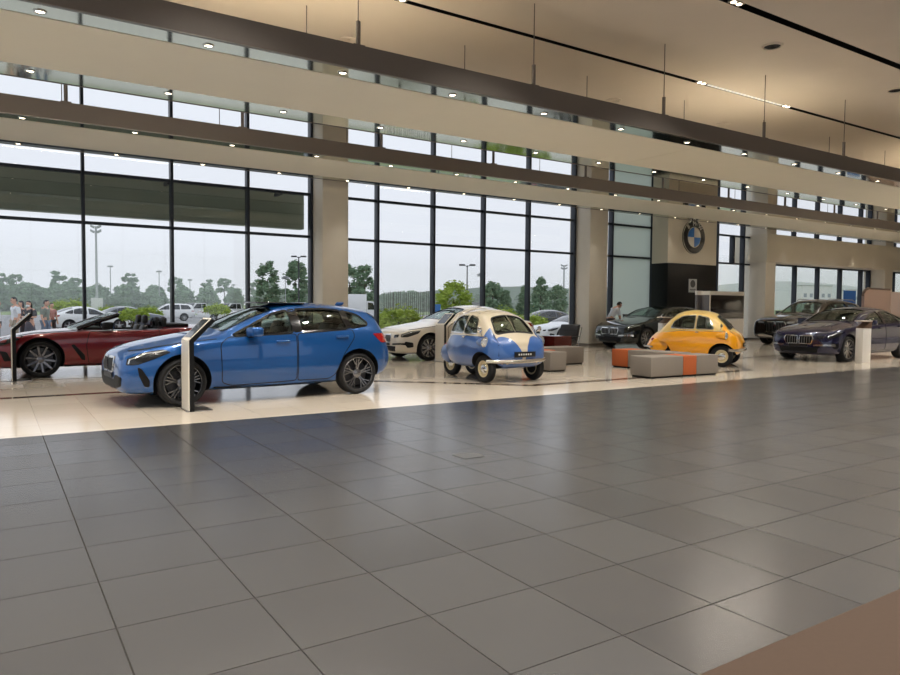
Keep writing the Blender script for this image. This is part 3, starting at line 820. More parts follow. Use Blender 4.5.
# ---------------------------------------------------------------- red roadster (roof open)
L = 4.324
red = paint('dark_red_metallic_paint', (112,14,24), .35, .28)
zt = [(0,.62),(.05,.68),(.2,.745),(.5,.82),(.9,.885),(1.4,.925),(1.7,.94),(2.2,.93),(2.9,.94),(3.3,.98),(3.7,.985),(4.1,.965),(4.22,.92),(4.29,.80),(4.324,.68)]
zs = [(0,.54),(.08,.63),(.3,.74),(.8,.84),(1.4,.875),(2.2,.88),(2.9,.90),(3.4,.93),(3.9,.92),(4.15,.86),(4.27,.74),(4.324,.6)]
crown = [(0,.03),(.5,.04),(1.5,.035),(2.5,.03),(3.3,.04),(4.2,.04),(4.324,.04)]
wr = [(0,.42),(.1,.58),(.5,.70),(1.5,.74),(2.5,.74),(3.4,.70),(4.0,.62),(4.324,.5)]
P = dict(L=L, W=1.86, fo=.90, wb=2.47, r=.345, yw=.235, paint=red, arch=1.16, squash=(.95,.95), prof=prof(L,1.86,[(a,b*.97) for a,b in zt],[(a,b*.965) for a,b in zs],crown,wr=wr),
  tub=([(1.75,-.66),(1.75,.66),(3.12,.62),(3.12,-.62)],.42),
  doors=[dict(poly=[(1.70,.24),(1.66,.60),(1.72,.85),(2.98,.885),(2.98,.7),(2.86,.3),(2.8,.22)], handle=(2.82,.78))],
  mirror=(2.02,.95,.80), mirror_m=M_black, seats=[(2.42,.37,.42,.54),(2.42,-.37,.42,.54)], steer=(2.12,.37,.80), dash=(1.62,2.0,.6,.93,.66),
  wheel=('ten',.262,(mat('rim_dark_bright',(120,120,124),.25,.85),M_rim_dark)),
  patches=[('headlight','LR',[(.12,.60),(.16,.68),(.4,.76),(.62,.785),(.55,.72),(.3,.62)],M_lamp_dark,.006,.03),
           ('side_vent','LR',[(1.40,.60),(1.45,.62),(1.64,.40),(1.64,.30),(1.58,.32)],M_black,.006,.02),
           ('bumper_vent','LR',[(.22,.52),(.34,.50),(.42,.34),(.30,.32)],M_black,.006,.03),
           ('taillight','LR',[(3.85,.84),(3.9,.88),(4.27,.84),(4.27,.80)],M_taillight,.006,.02),
           ('lower_intake','F',[(-.6,.28),(-.64,.42),(.64,.42),(.6,.28)],M_black,.006,.04),
           ('kidney_grille','F',[(.03,.46),(.03,.62),(.34,.62),(.38,.55),(.3,.46)],M_black,.01,.05),('kidney_grille','F',[(-.03,.46),(-.03,.62),(-.34,.62),(-.38,.55),(-.3,.46)],M_black,.01,.05)],
  strips=[('bonnet_gap','LR',[(.3,.735),(.8,.825),(1.5,.87)],M_black,.008,False,.003),('sill_line','LR',[(1.3,.20),(2.1,.17),(2.9,.2)],M_black,.03,False,.004)])
root, pj, X = car('roadster_car', 'dark red open-top roadster parked behind the blue hatchback', 'car', (1.98,15.98,0), PI, P)
for sd in (-1,1):           # black belt trim and windscreen posts
    bm = bmesh.new(); path(bm, [(X(1.52),sd*.70,.90),(X(1.95),sd*.645,1.065),(X(2.26),sd*.585,1.165)], .045, 8); obj('windscreen_post', bm, M_gloss_black, root, 50)
    bm = bmesh.new(); path(bm, [(X(3.17),sd*.18,.84),(X(3.13),sd*.18,1.02),(X(3.15),sd*.21,1.06),(X(3.15),sd*.5,1.06),(X(3.13),sd*.53,1.02),(X(3.17),sd*.53,.84)], .05, 8); obj('roll_hoop', bm, M_black, root, 50)
bm = bmesh.new(); path(bm, [(X(2.26),-.585,1.165),(X(2.21),-.3,1.185),(X(2.2),0,1.19),(X(2.21),.3,1.185),(X(2.26),.585,1.165)], .028, 8); obj('windscreen_header', bm, M_gloss_black, root, 50)
bm = bmesh.new(); nu = 12; row = []
for k in range(7):
    t = k/6; row.append([bm.verts.new((X(1.50+.72*t-.10*(1-(2*i/nu-1)**2)*(1-t*.5)), (2*i/nu-1)*(.70-.115*t), .89+.29*t+.02*math.sin(PI*i/nu))) for i in range(nu+1)])
for a, b in zip(row, row[1:]):
    for i in range(nu): bm.faces.new((a[i],a[i+1],b[i+1],b[i]))
bmesh.ops.solidify(bm, geom=bm.faces[:], thickness=.005); obj('windscreen', bm, M_cglass, root, 40)
boxo('wind_deflector', M_cglass_dark, (X(3.2),X(3.19),-.17,.17,.86,1.04), root)
bm = bmesh.new(); box(bm, X(3.62),X(3.17),-.6,.6,.9,.985,bev=.02); obj('soft_top_cover', bm, M_black, root, 50)

# ---------------------------------------------------------------- saloons
def saloon(name, label, loc, rz, p, L=4.53, W=1.80, H=1.42, fo=.86, wb=2.67, r=.33, rim=.25, style='multi', rims=None, low=False, tall=0., glass_m=None, fast=False, kid=.33, seats=True, group=None, squash=(.95,.93), frontplate=True, blade=None):
    k = H/1.42; ds = fo-.86; l = lambda pts: [(a+ds*(a>.1) if a < 2 else a/4.53*L, b) for a, b in pts]
    Z = lambda z: z*k if z > .8 else z+(k-1)*z
    zt = [(0,.67),(.05,.73),(.15,.785),(.4,.855),(.8,.925),(1.15,.98),(1.36,1.015),(1.62,1.14),(1.95,1.29),(2.2,1.375),(2.5,1.415),(2.75,1.42),(3.1,1.395),(3.5,1.30),(3.85,1.165),(4.12,1.06),(4.36,1.03),(4.45,1.0),(4.50,.86),(4.53,.7)]
    if fast: zt = zt[:13]+[(3.2,1.40),(3.6,1.35),(3.95,1.24),(4.2,1.12),(4.38,1.04),(4.45,.98),(4.50,.86),(4.53,.7)]
    zs = [(0,.58),(.08,.68),(.3,.775),(.7,.85),(1.2,.895),(1.5,.915),(2.4,.95),(3.2,.985),(3.8,1.0),(4.2,.98),(4.4,.93),(4.50,.78),(4.53,.62)]
    crown = [(0,.04),(.4,.045),(1.2,.05),(1.5,.05),(1.9,.06),(2.5,.075),(3.3,.075),(3.9,.06),(4.2,.04),(4.53,.05)]
    wr = [(0,.42),(.1,.58),(.4,.68),(.9,.71),(1.3,.70),(1.6,.67),(1.95,.62),(2.3,.58),(2.9,.57),(3.4,.56),(3.9,.60),(4.2,.64),(4.4,.62),(4.53,.54)]
    kw = W/1.8
    f = lambda pts: [(a/4.53*L if a > 2 else a+ds*(a>.1), b*k) for a, b in pts]
    S = lambda s: s/4.53*L if s > 2 else s+ds
    pr = prof(L, W, f(zt), f(zs), l(crown), wr=[(a,b*kw) for a,b in l(wr)])
    pol = lambda pts: [(S(a), b*k) for a, b in pts]
    D = dict(L=L, W=W, fo=fo, wb=wb, r=r, yw=.235, paint=p, arch=1.16, low=low, prof=pr, squash=squash, group=group,
      dlo=[pol([(1.60,.955),(1.90,1.10),(2.16,1.23),(2.46,1.30),(2.48,.985)]), pol([(2.60,.99),(2.58,1.305),(2.95,1.30),(3.2,1.24),(3.28,1.02)]), pol([(3.33,1.02),(3.27,1.22),(3.5,1.14),(3.72,1.045)])],
      pillar=[] if low else [tuple(pol([(2.54,.985),(2.52,1.30)]))],
      wind=(S(1.46),.62*kw,S(2.14),.53*kw,.9*k), rear=(S(3.98),.5*kw,S(3.22),.47*kw,1.0*k),
      doors=[] if low else [dict(poly=pol([(1.42,.30),(1.40,.84),(1.52,.93),(2.52,.965),(2.52,.27),(1.55,.25)]), handle=(S(2.3),.86*k)), dict(poly=pol([(2.54,.27),(2.54,.965),(3.46,1.0),(3.48,.9),(3.3,.64),(3.18,.33),(3.08,.27)]), handle=(S(3.28),.9*k))],
      wheel=(style, rim, rims or (M_rim_grey,M_rim_dark)), glass=glass_m or M_cglass,
      patches=[('headlight','LR',[(.06,.60*k),(.09,.675*k),(.3,.75*k),(.58,.775*k),(.5,.70*k),(.2,.61*k)],M_lamp_dark,.006,.02),
               ('headlight','F',[(.45*kw,.58*k),(.46*kw,.655*k),(.62*kw,.67*k),(.62*kw,.60*k)],M_lamp_dark,.006,.02),('headlight','F',[(-.45*kw,.58*k),(-.46*kw,.655*k),(-.62*kw,.67*k),(-.62*kw,.60*k)],M_lamp_dark,.006,.02),
               ('bumper_vent','LR',[(.12,.44*k),(.14,.50*k),(.34,.47*k),(.36,.36*k),(.2,.34*k)],M_black,.006,.03),
               ('lower_intake','F',[(-.5,.24),(-.54,.37*k),(.54,.37*k),(.5,.24)],M_black,.006,.03),
               ('kidney_grille','F',[(.03,.46*k),(.03,.655*k),(kid-.04,.66*k),(kid,.60*k),(kid-.05,.46*k)],M_black,.01,.05),('kidney_grille','F',[(-.03,.46*k),(-.03,.655*k),(-kid+.04,.66*k),(-kid,.60*k),(-kid+.05,.46*k)],M_black,.01,.05),
               ('taillight','LR',[(4.12/4.53*L,.84*k),(4.0/4.53*L,.90*k),(4.05/4.53*L,.945*k),(4.49/4.53*L,.93*k),(4.50/4.53*L,.84*k)],M_taillight,.008,.03),
               ('taillight','B',[(.4*kw,.80*k),(.4*kw,.88*k),(.7*kw,.88*k),(.7*kw,.80*k)],M_taillight,.008,.02),('taillight','B',[(-.4*kw,.80*k),(-.4*kw,.88*k),(-.7*kw,.88*k),(-.7*kw,.80*k)],M_taillight,.008,.02)],
      strips=[('grille_frame','F',[(.03,.46*k),(.03,.655*k),(kid-.04,.66*k),(kid,.60*k),(kid-.05,.46*k)],M_chrome,.022,True,.016),('grille_frame','F',[(-.03,.46*k),(-.03,.655*k),(-kid+.04,.66*k),(-kid,.60*k),(-kid+.05,.46*k)],M_chrome,.022,True,.016),
              ('daylight_strip','LR',[(.09,.615*k),(.11,.66*k),(.33,.735*k),(.54,.763*k)],M_lamp_clear,.013,False,.009)])
    if not low:
        D['strips'] += [('bonnet_gap','LR',[(.3,.785*k),(.7,.845*k),(1.3,.90*k)],M_black,.008,False,.003),('sill_line','LR',[(1.3,.235),(2.3,.215),(3.15,.235)],M_black,.025,False,.004)]
        for j in range(1,5):
            for sg in (-1,1): D['strips'].append(('grille_bar','F',[(sg*(.03+(kid-.06)*j/5),.48*k),(sg*(.03+(kid-.06)*j/5),.645*k)],M_steel,.012,False,.014))
        for sg in (-1,1): D['patches'].append(('bumper_blade','F',[(sg*.40*kw,.40*k),(sg*.40*kw,.44*k),(sg*.72*kw,.46*k),(sg*.72*kw,.42*k)],blade or M_chrome,.012,.015))
        D['patches'].append(('bumper_blade','LR',[(.05,.42*k),(.05,.455*k),(.22,.47*k),(.24,.40*k),(.2,.40*k)],blade or M_chrome,.012,.015))
        if frontplate: D['patches'].append(('number_plate','F',[(-.26,.385*k),(-.26,.455*k),(.26,.455*k),(.26,.385*k)],M_plate,.022,.008))
        D['mirror'] = (S(1.86),.985*k,.86*kw)
        D['seats'] = [(S(2.34),.37*kw,.5*k,.64*k),(S(2.34),-.37*kw,.5*k,.64*k),(S(3.1),.35*kw,.52*k,.56*k),(S(3.1),-.35*kw,.52*k,.56*k)]
        D['steer'] = (S(1.92),.37*kw,.84*k); D['dash'] = (S(1.52),S(1.88),.6,.93*k,.68*kw); D['floorpan'] = (1.2,L-.8,.32,.72)
    o, pj, X = car(name, label, 'car', loc, rz, D)
    return o
ivory = paint('ivory_white_paint', (216,206,188), .0, .3)
dkgreen = paint('black_green_metallic_paint', (22,29,28), .3, .22)
navy = paint('midnight_blue_metallic_paint', (9,15,58), .35, .22)
brown = paint('dark_brown_metallic_paint', (46,38,33), .35, .25)
saloon('saloon_car', 'ivory white low saloon parked beyond the blue hatchback and behind the two-tone bubble car', (10.68,16.2,0), PI, ivory, blade=M_black)
saloon('saloon_car', 'black-green saloon beside the beige column, a person leaning over its bonnet', (20.13,17.35,0), PI, dkgreen, L=5.0, W=1.88, H=1.50, fo=.88, wb=3.0, r=.35, rim=.27, style='multi', fast=True, kid=.40, rims=(M_rim_grey,M_rim_dark))
saloon('saloon_car', 'dark navy blue saloon standing nearest the right edge behind the white info pillar', (20.47,10.79,0), PI, navy, L=4.94, W=1.87, H=1.47, fo=.87, wb=2.975, r=.34, rim=.26, style='multi', kid=.40)

# ---------------------------------------------------------------- large brown off-roader
def suv(name, label, loc, rz, p, L=5.15, W=2.0, H=1.80, fo=.88, wb=3.105, r=.38, low=False, group=None, cat='car'):
    k = H/1.8; sc = L/5.15; kw = W/2.0
    q = lambda pts: [(a*sc, b*k) for a, b in pts]
    zt = [(0,.90),(.05,.98),(.15,1.05),(.5,1.12),(1.0,1.175),(1.3,1.21),(1.55,1.32),(1.85,1.50),(2.15,1.665),(2.45,1.755),(2.9,1.80),(3.6,1.79),(4.3,1.74),(4.75,1.68),(4.9,1.62),(5.02,1.35),(5.1,1.10),(5.15,.9)]
    zs = [(0,.80),(.08,.92),(.3,1.0),(.8,1.06),(1.4,1.10),(2.4,1.14),(3.6,1.17),(4.5,1.19),(4.85,1.15),(5.05,1.0),(5.15,.8)]
    crown = [(0,.04),(.5,.05),(1.4,.05),(2.2,.07),(3.5,.08),(4.8,.07),(5.15,.06)]
    wr = [(0,.52),(.1,.66),(.5,.76),(1.3,.78),(1.7,.74),(2.2,.66),(3.0,.645),(4.2,.63),(4.8,.60),(5.0,.64),(5.15,.6)]
    pr = prof(L, W, q(zt), q(zs), [(a*sc,b) for a,b in crown], wr=[(a*sc,b*kw) for a,b in wr], zm=[(0,.6*k),(.3,.75*k),(L*.5,.75*k),(L-.5,.8*k),(L,.7*k)],
      zb=[(0,.34),(.1,.26),(.4,.24),(L*.5,.24),(L-.5,.28),(L,.42)], nose_w=.72, tail=.72)
    S = lambda s: s*sc
    fo_, wb_ = fo, wb
    D = dict(L=L, W=W, fo=fo, wb=wb, r=r, yw=.26, paint=p, arch=1.14, low=low, prof=pr, squash=(.95,.93), group=group,
      dlo=[q([(1.62,1.16),(1.9,1.34),(2.2,1.51),(2.55,1.62),(2.57,1.18)]), q([(2.70,1.18),(2.68,1.63),(3.55,1.65),(3.6,1.2)]), q([(3.72,1.21),(3.68,1.65),(4.45,1.60),(4.72,1.28),(4.6,1.22)])],
      pillar=[] if low else [tuple(q([(2.635,1.18),(2.62,1.62)])), tuple(q([(3.66,1.2),(3.62,1.64)]))],
      wind=(S(1.45),.68*kw,S(2.2),.60*kw,1.1*k), rear=(S(5.03),.52*kw,S(4.9),.5*kw,1.2*k),
      doors=[] if low else [dict(poly=q([(1.45,.42),(1.42,1.04),(1.56,1.13),(2.62,1.16),(2.62,.38)]), handle=(S(2.4),1.04*k)), dict(poly=q([(2.64,.38),(2.64,1.16),(3.64,1.18),(3.62,.8),(3.42,.45),(3.3,.38)]), handle=(S(3.42),1.07*k))],
      wheel=('ten',r*.75,(M_rim_grey,M_rim_dark)),
      patches=[('headlight','F',[(.46*kw,.84*k),(.47*kw,.91*k),(.74*kw,.93*k),(.74*kw,.85*k)],M_lamp_clear,.008,.02),('headlight','F',[(-.46*kw,.84*k),(-.47*kw,.91*k),(-.74*kw,.93*k),(-.74*kw,.85*k)],M_lamp_clear,.008,.02),
               ('headlight','LR',[(.06,.84*k),(.07,.91*k),(.4,.98*k),(.36,.88*k)],M_lamp_dark,.008,.02),
               ('kidney_grille','F',[(.03,.52*k),(.03,.90*k),(.36,.90*k),(.42,.82*k),(.38,.52*k)],M_black,.01,.06),('kidney_grille','F',[(-.03,.52*k),(-.03,.90*k),(-.36,.90*k),(-.42,.82*k),(-.38,.52*k)],M_black,.01,.06),
               ('lower_intake','F',[(-.62,.33*k),(-.66,.46*k),(.66,.46*k),(.62,.33*k)],M_black,.006,.04),
               ('taillight','B',[(.45*kw,.98*k),(.45*kw,1.06*k),(.8*kw,1.06*k),(.8*kw,.98*k)],M_taillight,.008,.02),('taillight','B',[(-.45*kw,.98*k),(-.45*kw,1.06*k),(-.8*kw,1.06*k),(-.8*kw,.98*k)],M_taillight,.008,.02),
               ('taillight','LR',[(4.75*sc,.98*k),(4.78*sc,1.06*k),(5.08*sc,1.06*k),(5.1*sc,.98*k)],M_taillight,.008,.02)],
      strips=[])
    for sg in (-1,1):
        D['strips'].append(('grille_frame','F',[(sg*.03,.52*k),(sg*.03,.90*k),(sg*.36,.90*k),(sg*.42,.82*k),(sg*.38,.52*k)],M_chrome,.03,True,.016))
        if not low:
            for j in range(1,6): D['strips'].append(('grille_bar','F',[(sg*(.03+.36*j/6),.54*k),(sg*(.03+.36*j/6),.88*k)],M_steel,.014,False,.014))
            D['patches'].append(('bumper_blade','F',[(sg*.1,.335*k),(sg*.1,.365*k),(sg*.78*kw,.50*k),(sg*.78*kw,.46*k),(sg*.66*kw,.335*k)],M_chrome,.012,.01))
    if not low:
        D['mirror'] = (S(1.9),1.2*k,.94*kw); D['mirror_m'] = M_gloss_black
        D['seats'] = [(S(2.5),.42,.72,.66),(S(2.5),-.42,.72,.66),(S(3.4),.42,.74,.6),(S(3.4),-.42,.74,.6)]; D['steer'] = (S(2.0),.42,1.08); D['dash'] = (S(1.55),S(1.95),.8,1.15,.76); D['floorpan'] = (1.2,L-.6,.45,.8)
    o, pj, X = car(name, label, cat, loc, rz, D)
    for sd in (-1,1):
        if not low:
            z = 1.76*k; b = bmesh.new(); path(b, [(X(S(2.5)),sd*.62,z-.03),(X(S(2.6)),sd*.62,z+.03),(X(S(4.4)),sd*.60,z+.01),(X(S(4.55)),sd*.6,z-.06)], .018, 8); obj('roof_rail', b, M_steel, o, 50)
    return o
suv('offroad_car', 'large dark brown off-roader with tall grille behind the navy saloon', (27.3,15.75,0), PI, brown)

# ---------------------------------------------------------------- bubble cars
def bubble(name, label, loc, rz, lower, upper, seatm):
    L, W = 2.30, 1.38
    zt = [(0,.66),(.03,.73),(.09,.795),(.18,.86),(.27,.93),(.40,1.07),(.55,1.21),(.70,1.29),(.9,1.33),(1.15,1.345),(1.4,1.315),(1.6,1.23),(1.77,1.08),(1.9,.94),(2.0,.84),(2.12,.75),(2.23,.64),(2.30,.5)]
    zs = [(0,.55),(.05,.68),(.15,.78),(.3,.83),(.6,.845),(1.0,.845),(1.5,.835),(1.8,.79),(2.0,.71),(2.2,.56),(2.30,.44)]
    crown = [(0,.05),(.2,.05),(.4,.07),(.7,.10),(1.2,.10),(1.6,.10),(2.0,.10),(2.30,.05)]
    wr = [(0,.26),(.05,.36),(.15,.44),(.3,.50),(.45,.50),(.7,.47),(1.1,.47),(1.4,.45),(1.7,.39),(1.95,.30),(2.2,.18),(2.30,.12)]
    wm = [(0,.40),(.04,.50),(.12,.61),(.25,.685),(.45,.71),(.9,.695),(1.25,.68),(1.55,.61),(1.8,.50),(2.05,.37),(2.2,.28),(2.30,.20)]
    ws = [(0,.36),(.04,.46),(.12,.55),(.25,.605),(.45,.645),(.9,.65),(1.25,.62),(1.55,.54),(1.8,.42),(2.05,.29),(2.2,.21),(2.30,.14)]
    PR = dict(zt=zt, zs=zs, wm=wm, ws=ws, wr=wr, wb=[(s,v-.07) for s,v in wm], zm=[(0,.5),(.3,.56),(1.2,.56),(1.8,.54),(2.3,.42)],
      zb=[(0,.38),(.08,.29),(.3,.25),(1.4,.24),(1.8,.30),(2.1,.34),(2.30,.38)])
    fz, fc = curve(zt), curve(crown); PR['zr'] = [(L*i/40, fz(L*i/40)-fc(L*i/40)) for i in range(41)]
    def upper_zone(s, c, n):
        z, y = c.z, abs(c.y)
        if s < .36 and n.x > .05:            # front door: wedge of the upper colour between two round-topped lobes
            return y < .49 and z > .36
        return z > (.845 if s < 1.45 else .845-.16*(s-1.45))
    D = dict(L=L, W=W, fo=.42, wb=1.5, r=.255, yw=.125, paint=lower, arch=1.2, prof=PR, n=120, cap=.04, squash=(.9,1.), color2=(upper_zone, upper),
      dlo=[[(.60,.89),(.74,1.16),(1.0,1.225),(1.02,.89)],[(1.05,.89),(1.035,1.225),(1.35,1.20),(1.56,1.06),(1.64,.90)]],
      wind=(.265,.455,.57,.36,.86), rear=(1.86,.26,1.58,.34,.9), wt=.02, wtrim=M_chrome, seal=M_rubber, no_pillar=True,
      ytrf=.64, ytrr=.33, wheel=('cap',.155,(mat('cream_wheel',(206,190,150),.4,coat=.3),M_rim_dark)),
      seats=[(1.32,.22,.50,.42),(1.32,-.22,.50,.42)], seat_m=seatm, steer=(.78,.2,.80), floorpan=(.5,1.7,.34,.5),
      patches=[('door_lobe','F',[(.035,.37),(.045,.50),(.09,.64),(.17,.755),(.27,.825),(.37,.845),(.47,.83),(.53,.76),(.53,.55),(.51,.40)],lower,.004,.05),('door_lobe','F',[(-.035,.37),(-.045,.50),(-.09,.64),(-.17,.755),(-.27,.825),(-.37,.845),(-.47,.83),(-.53,.76),(-.53,.55),(-.51,.40)],lower,.004,.05),('sunroof','T',[(.85,-.38),(.85,.38),(1.35,.36),(1.35,-.36)],M_black if False else upper,.006,.05)],
      strips=[('door_gap','F',[(-.53,.50),(-.515,.80),(-.50,.92)],M_black,.01,False,.003),('door_gap','F',[(.53,.50),(.515,.80),(.50,.92)],M_black,.01,False,.003),
              ('belt_moulding','LR',[(.34,.845),(1.4,.845),(1.8,.79)],M_chrome,.009,False,.004),
              ('fender_fold','LR',[(.5,.62),(.8,.66),(1.2,.64),(1.5,.56)],lower,.02,False,.008)])
    root, pj, X = car(name, label, 'car', loc, rz, D)
    # pods with round headlamps, bumper bar, rear skirts, door handle, mirror, plate, exhaust louvres
    for sd in (-1,1):
        bm = bmesh.new(); prof_ = [(.0001,-.20),(.045,-.17),(.075,-.1),(.088,-.02),(.09,.03),(.088,.05)]
        lathe(bm, prof_, 'x', 24); fix(bm); o = obj('headlamp_pod', bm, lower, root, 50); o.location = (X(.36), sd*.665, .74)
        bm = bmesh.new(); lathe(bm, [(.095,.035),(.098,.055),(.085,.065)], 'x', 24); obj('headlamp_rim', fix(bm), M_chrome, o, 50)
        bm = bmesh.new(); lathe(bm, [(.086,.05),(.07,.075),(.04,.09),(.0001,.094)], 'x', 24); obj('headlamp_lens', fix(bm), M_lamp_clear, o, 50)
        bm = bmesh.new(); ball(bm, (X(.30),sd*.60,.66), .03, 2, (1.3,1,1)); obj('indicator', bm, mat('amber_lens',(220,130,40),.15,coat=.8), root, 60)
        bm = bmesh.new(); ball(bm, (X(1.92),sd*.36,.45), .21, 3, (1.3,.34,.92)); obj('rear_wheel_skirt', bm, lower, root, 60)
        bm = bmesh.new(); ball(bm, (X(2.12),sd*.30,.60), .04, 2); obj('taillight', bm, M_taillight, root, 60)
        q = pj.hit('L' if sd > 0 else 'R', X(.98), .80)[0]
        bm = bmesh.new(); box(bm, q.x-.05, q.x+.03, min(q.y,q.y+sd*.03), max(q.y,q.y+sd*.03), .805, .83, bev=.008); obj('handle', bm, M_chrome, root, 50)
        bm = bmesh.new(); path(bm, [(X(.47),sd*.63,.86),(X(.42),sd*.70,.95)], .008, 6); o = obj('side_mirror', bm, M_chrome, root, 50)
        bm = bmesh.new(); lathe(bm, [(.0001,-.012),(.05,-.012),(.055,.0),(.03,.02),(.0001,.025)], 'x', 20, c=(X(.42),sd*.715,.97)); obj('mirror_head', fix(bm), M_chrome, o, 50)
    bm = bmesh.new(); pts = []
    for k in range(17):
        a = -1+2*k/16; pts.append((X(-.06)-.26*abs(a)**2.6, a*.70, .40))
    path(bm, pts, .03, 8)
    for v in bm.verts: v.co.z = .40+(v.co.z-.40)*1.25
    obj('front_bumper', bm, mat('bumper_silver',(196,192,184),.2,.9), root, 50)
    bm = bmesh.new(); path(bm, [(X(2.30)+.2,-.42,.42),(X(2.36),-.2,.42),(X(2.36),.2,.42),(X(2.30)+.2,.42,.42)], .022, 8); obj('rear_bumper', bm, mat('bumper_silver',(196,192,184),.2,.9), root, 50)
    pl = obj('number_plate', B(X(-.05)-.0, X(-.05)+.012, -.25, .25, .475, .575, bev=.004), M_plate, root, 40)
    bm = bmesh.new()
    for j in range(6): box(bm, X(-.05)+.012, X(-.05)+.014, -.16+.055*j, -.13+.055*j, .51, .54)
    obj('plate_mark', bm, M_letter, pl)
    bm = bmesh.new(); path(bm, [(X(.245),-.30,.935),(X(.40),-.05,1.09)], .006, 6); obj('wiper', bm, M_black, root, 50)
    bm = bmesh.new(); path(bm, [(X(.26),0,.925),(X(.40),0,1.08),(X(.56),0,1.225)], .007, 6); obj('windscreen_bar', bm, M_chrome, root, 50)
    return root
isblue = paint('soft_blue_paint', (50,90,150), .0, .3)
iscream = paint('cream_paint', (190,178,154), .0, .3)
isyel = paint('orange_yellow_paint', (246,166,6), .0, .3)
ispale = paint('pale_yellow_paint', (232,196,110), .0, .3)
bubble('bubble_car', 'tiny blue and cream vintage bubble car with front door facing the viewer', (8.11,11.21,0), R(-88.3), isblue, iscream, mat('grey_check_seat',(150,146,140),.7))
bubble('bubble_car', 'tiny yellow vintage bubble car behind the grey and orange bench', (14.72,11.47,0), R(-63), isyel, ispale, mat('brown_seat',(92,70,56),.7))
# ================================================================== FURNITURE
M_gold = mat('champagne_panel', (214,206,190), .35)
M_screen = mat('dark_screen', (16,18,22), .12, coat=.5)
def totem(loc, rz, label, group=None):
    """bent information stand: upright leg, top leaning back, face towards -x"""
    t = empty('info_totem', loc, rz, label, 'info stand', group)
    w = .40
    prof_ = [(-.03,0),(.03,0),(.03,.90),(.30,1.17),(.255,1.205),(-.03,.925)]
    bm = bmesh.new(); prism(bm, prof_, -w/2, w/2, 'y'); obj('frame', fix(bm), M_black, t)
    bm = bmesh.new(); box(bm, -.042, -.03, -w/2-.0, w/2, .012, .915); obj('face_panel', bm, M_gold, t)
    bm = bmesh.new(); prism(bm, [(-.04,.925),(.247,1.212),(.255,1.203),(-.032,.916)], -w/2, w/2, 'y'); o = obj('sloping_panel', fix(bm), M_gold, t)
    bm = bmesh.new(); prism(bm, [(-.008,.963),(.222,1.193),(.226,1.189),(-.004,.959)], -w/2+.03, w/2-.03, 'y'); obj('screen', fix(bm), M_screen, o)
    bm = bmesh.new(); box(bm, -.06, .26, -w/2, w/2, 0, .012); obj('base_plate', bm, M_steel, t)
    return t
totem((2.15,9.62,0), 0, 'slim bent info stand in front of the blue hatchback front wheel')
totem((9.46,15.0,0), 0, 'slim bent info stand beside the ivory white saloon')
totem((.32,15.02-.2,0), 0, 'slim bent info stand in front of the dark red roadster at the left edge')
def plinth(loc, rz, label):
    t = empty('info_plinth', loc, rz, label, 'info pillar')
    obj('pillar', B(-.17,.17,-.1,.1,0,.91, bev=.006), M_white, t, 40)
    bm = bmesh.new(); prism(bm, [(-.17,.91),(.17,.91),(.17,1.09),(.14,1.09)], -.11, .11, 'y'); o = obj('tablet_holder', fix(bm), mat('bronze_holder',(120,96,80),.35,.4), t)
    obj('top_plate', B(-.20,.18,-.12,.12,1.075,1.11, bev=.005), mat('pale_top_plate',(214,200,186),.3), o, 40)
    return t
plinth((19.02,9.55,0), R(-6), 'white info pillar with tablet in front of the navy saloon')
plinth((18.02,15.2,0), R(-6), 'white info pillar with tablet between the black-green saloon and the yellow bubble car')

# cube benches
M_bgrey = noisy(mat('grey_bench_fabric', (122,114,104), .85), 60, .12, bump=.1)
M_borange = noisy(mat('orange_bench_fabric', (164,82,36), .85), 60, .12, bump=.1)
def cube_seat(x0, x1, y0, y1, h, m, label, origin=(0,0), rz=0., cat='bench'):
    t = empty('bench_cube', (origin[0],origin[1],0), rz, label, cat)
    obj('upholstery', B(x0, x1, y0, y1, .035, h, bev=.015), m, t, 40)
    obj('plinth', B(x0+.03, x1-.03, y0+.03, y1-.03, 0, .035), M_black, t)
    return t
H_ = .425; g = .004
O = (10.80,9.41); a = R(-2)
cube_seat(0,.92-g,0,.56,H_,M_bgrey,'wide grey cube at the left end of the front bench by the yellow bubble car',O,a)
cube_seat(.92,1.32-g,0,.56,H_,M_borange,'orange cube between two grey ones in the bench in front of the yellow bubble car',O,a)
cube_seat(1.32,1.98,0,.56,H_,M_bgrey,'grey cube at the right end of the bench in front of the yellow bubble car',O,a)
O = (12.27,10.06); a = R(3)
cube_seat(0,.6,1.27,1.74,H_,M_borange,'orange cube standing behind the front bench, left of the yellow bubble car',O,a)
cube_seat(0,.6,0,1.27-g,H_,M_bgrey,'long grey cube joined to the orange one beside the rear of the yellow bubble car',O,a)
O = (9.97,11.43); a = R(2)
cube_seat(0,.48,0,.55,H_,M_bgrey,'grey cube just right of the blue and cream bubble car',O,a)
O = (10.16,12.03); a = R(2)
cube_seat(0,.5,0,.58,H_,M_borange,'orange cube behind the grey one beside the blue and cream bubble car',O,a)
cube_seat(.1,2.04,.62,1.2,H_,M_bgrey,'long grey cube in front of the black lounge chair',O,a)

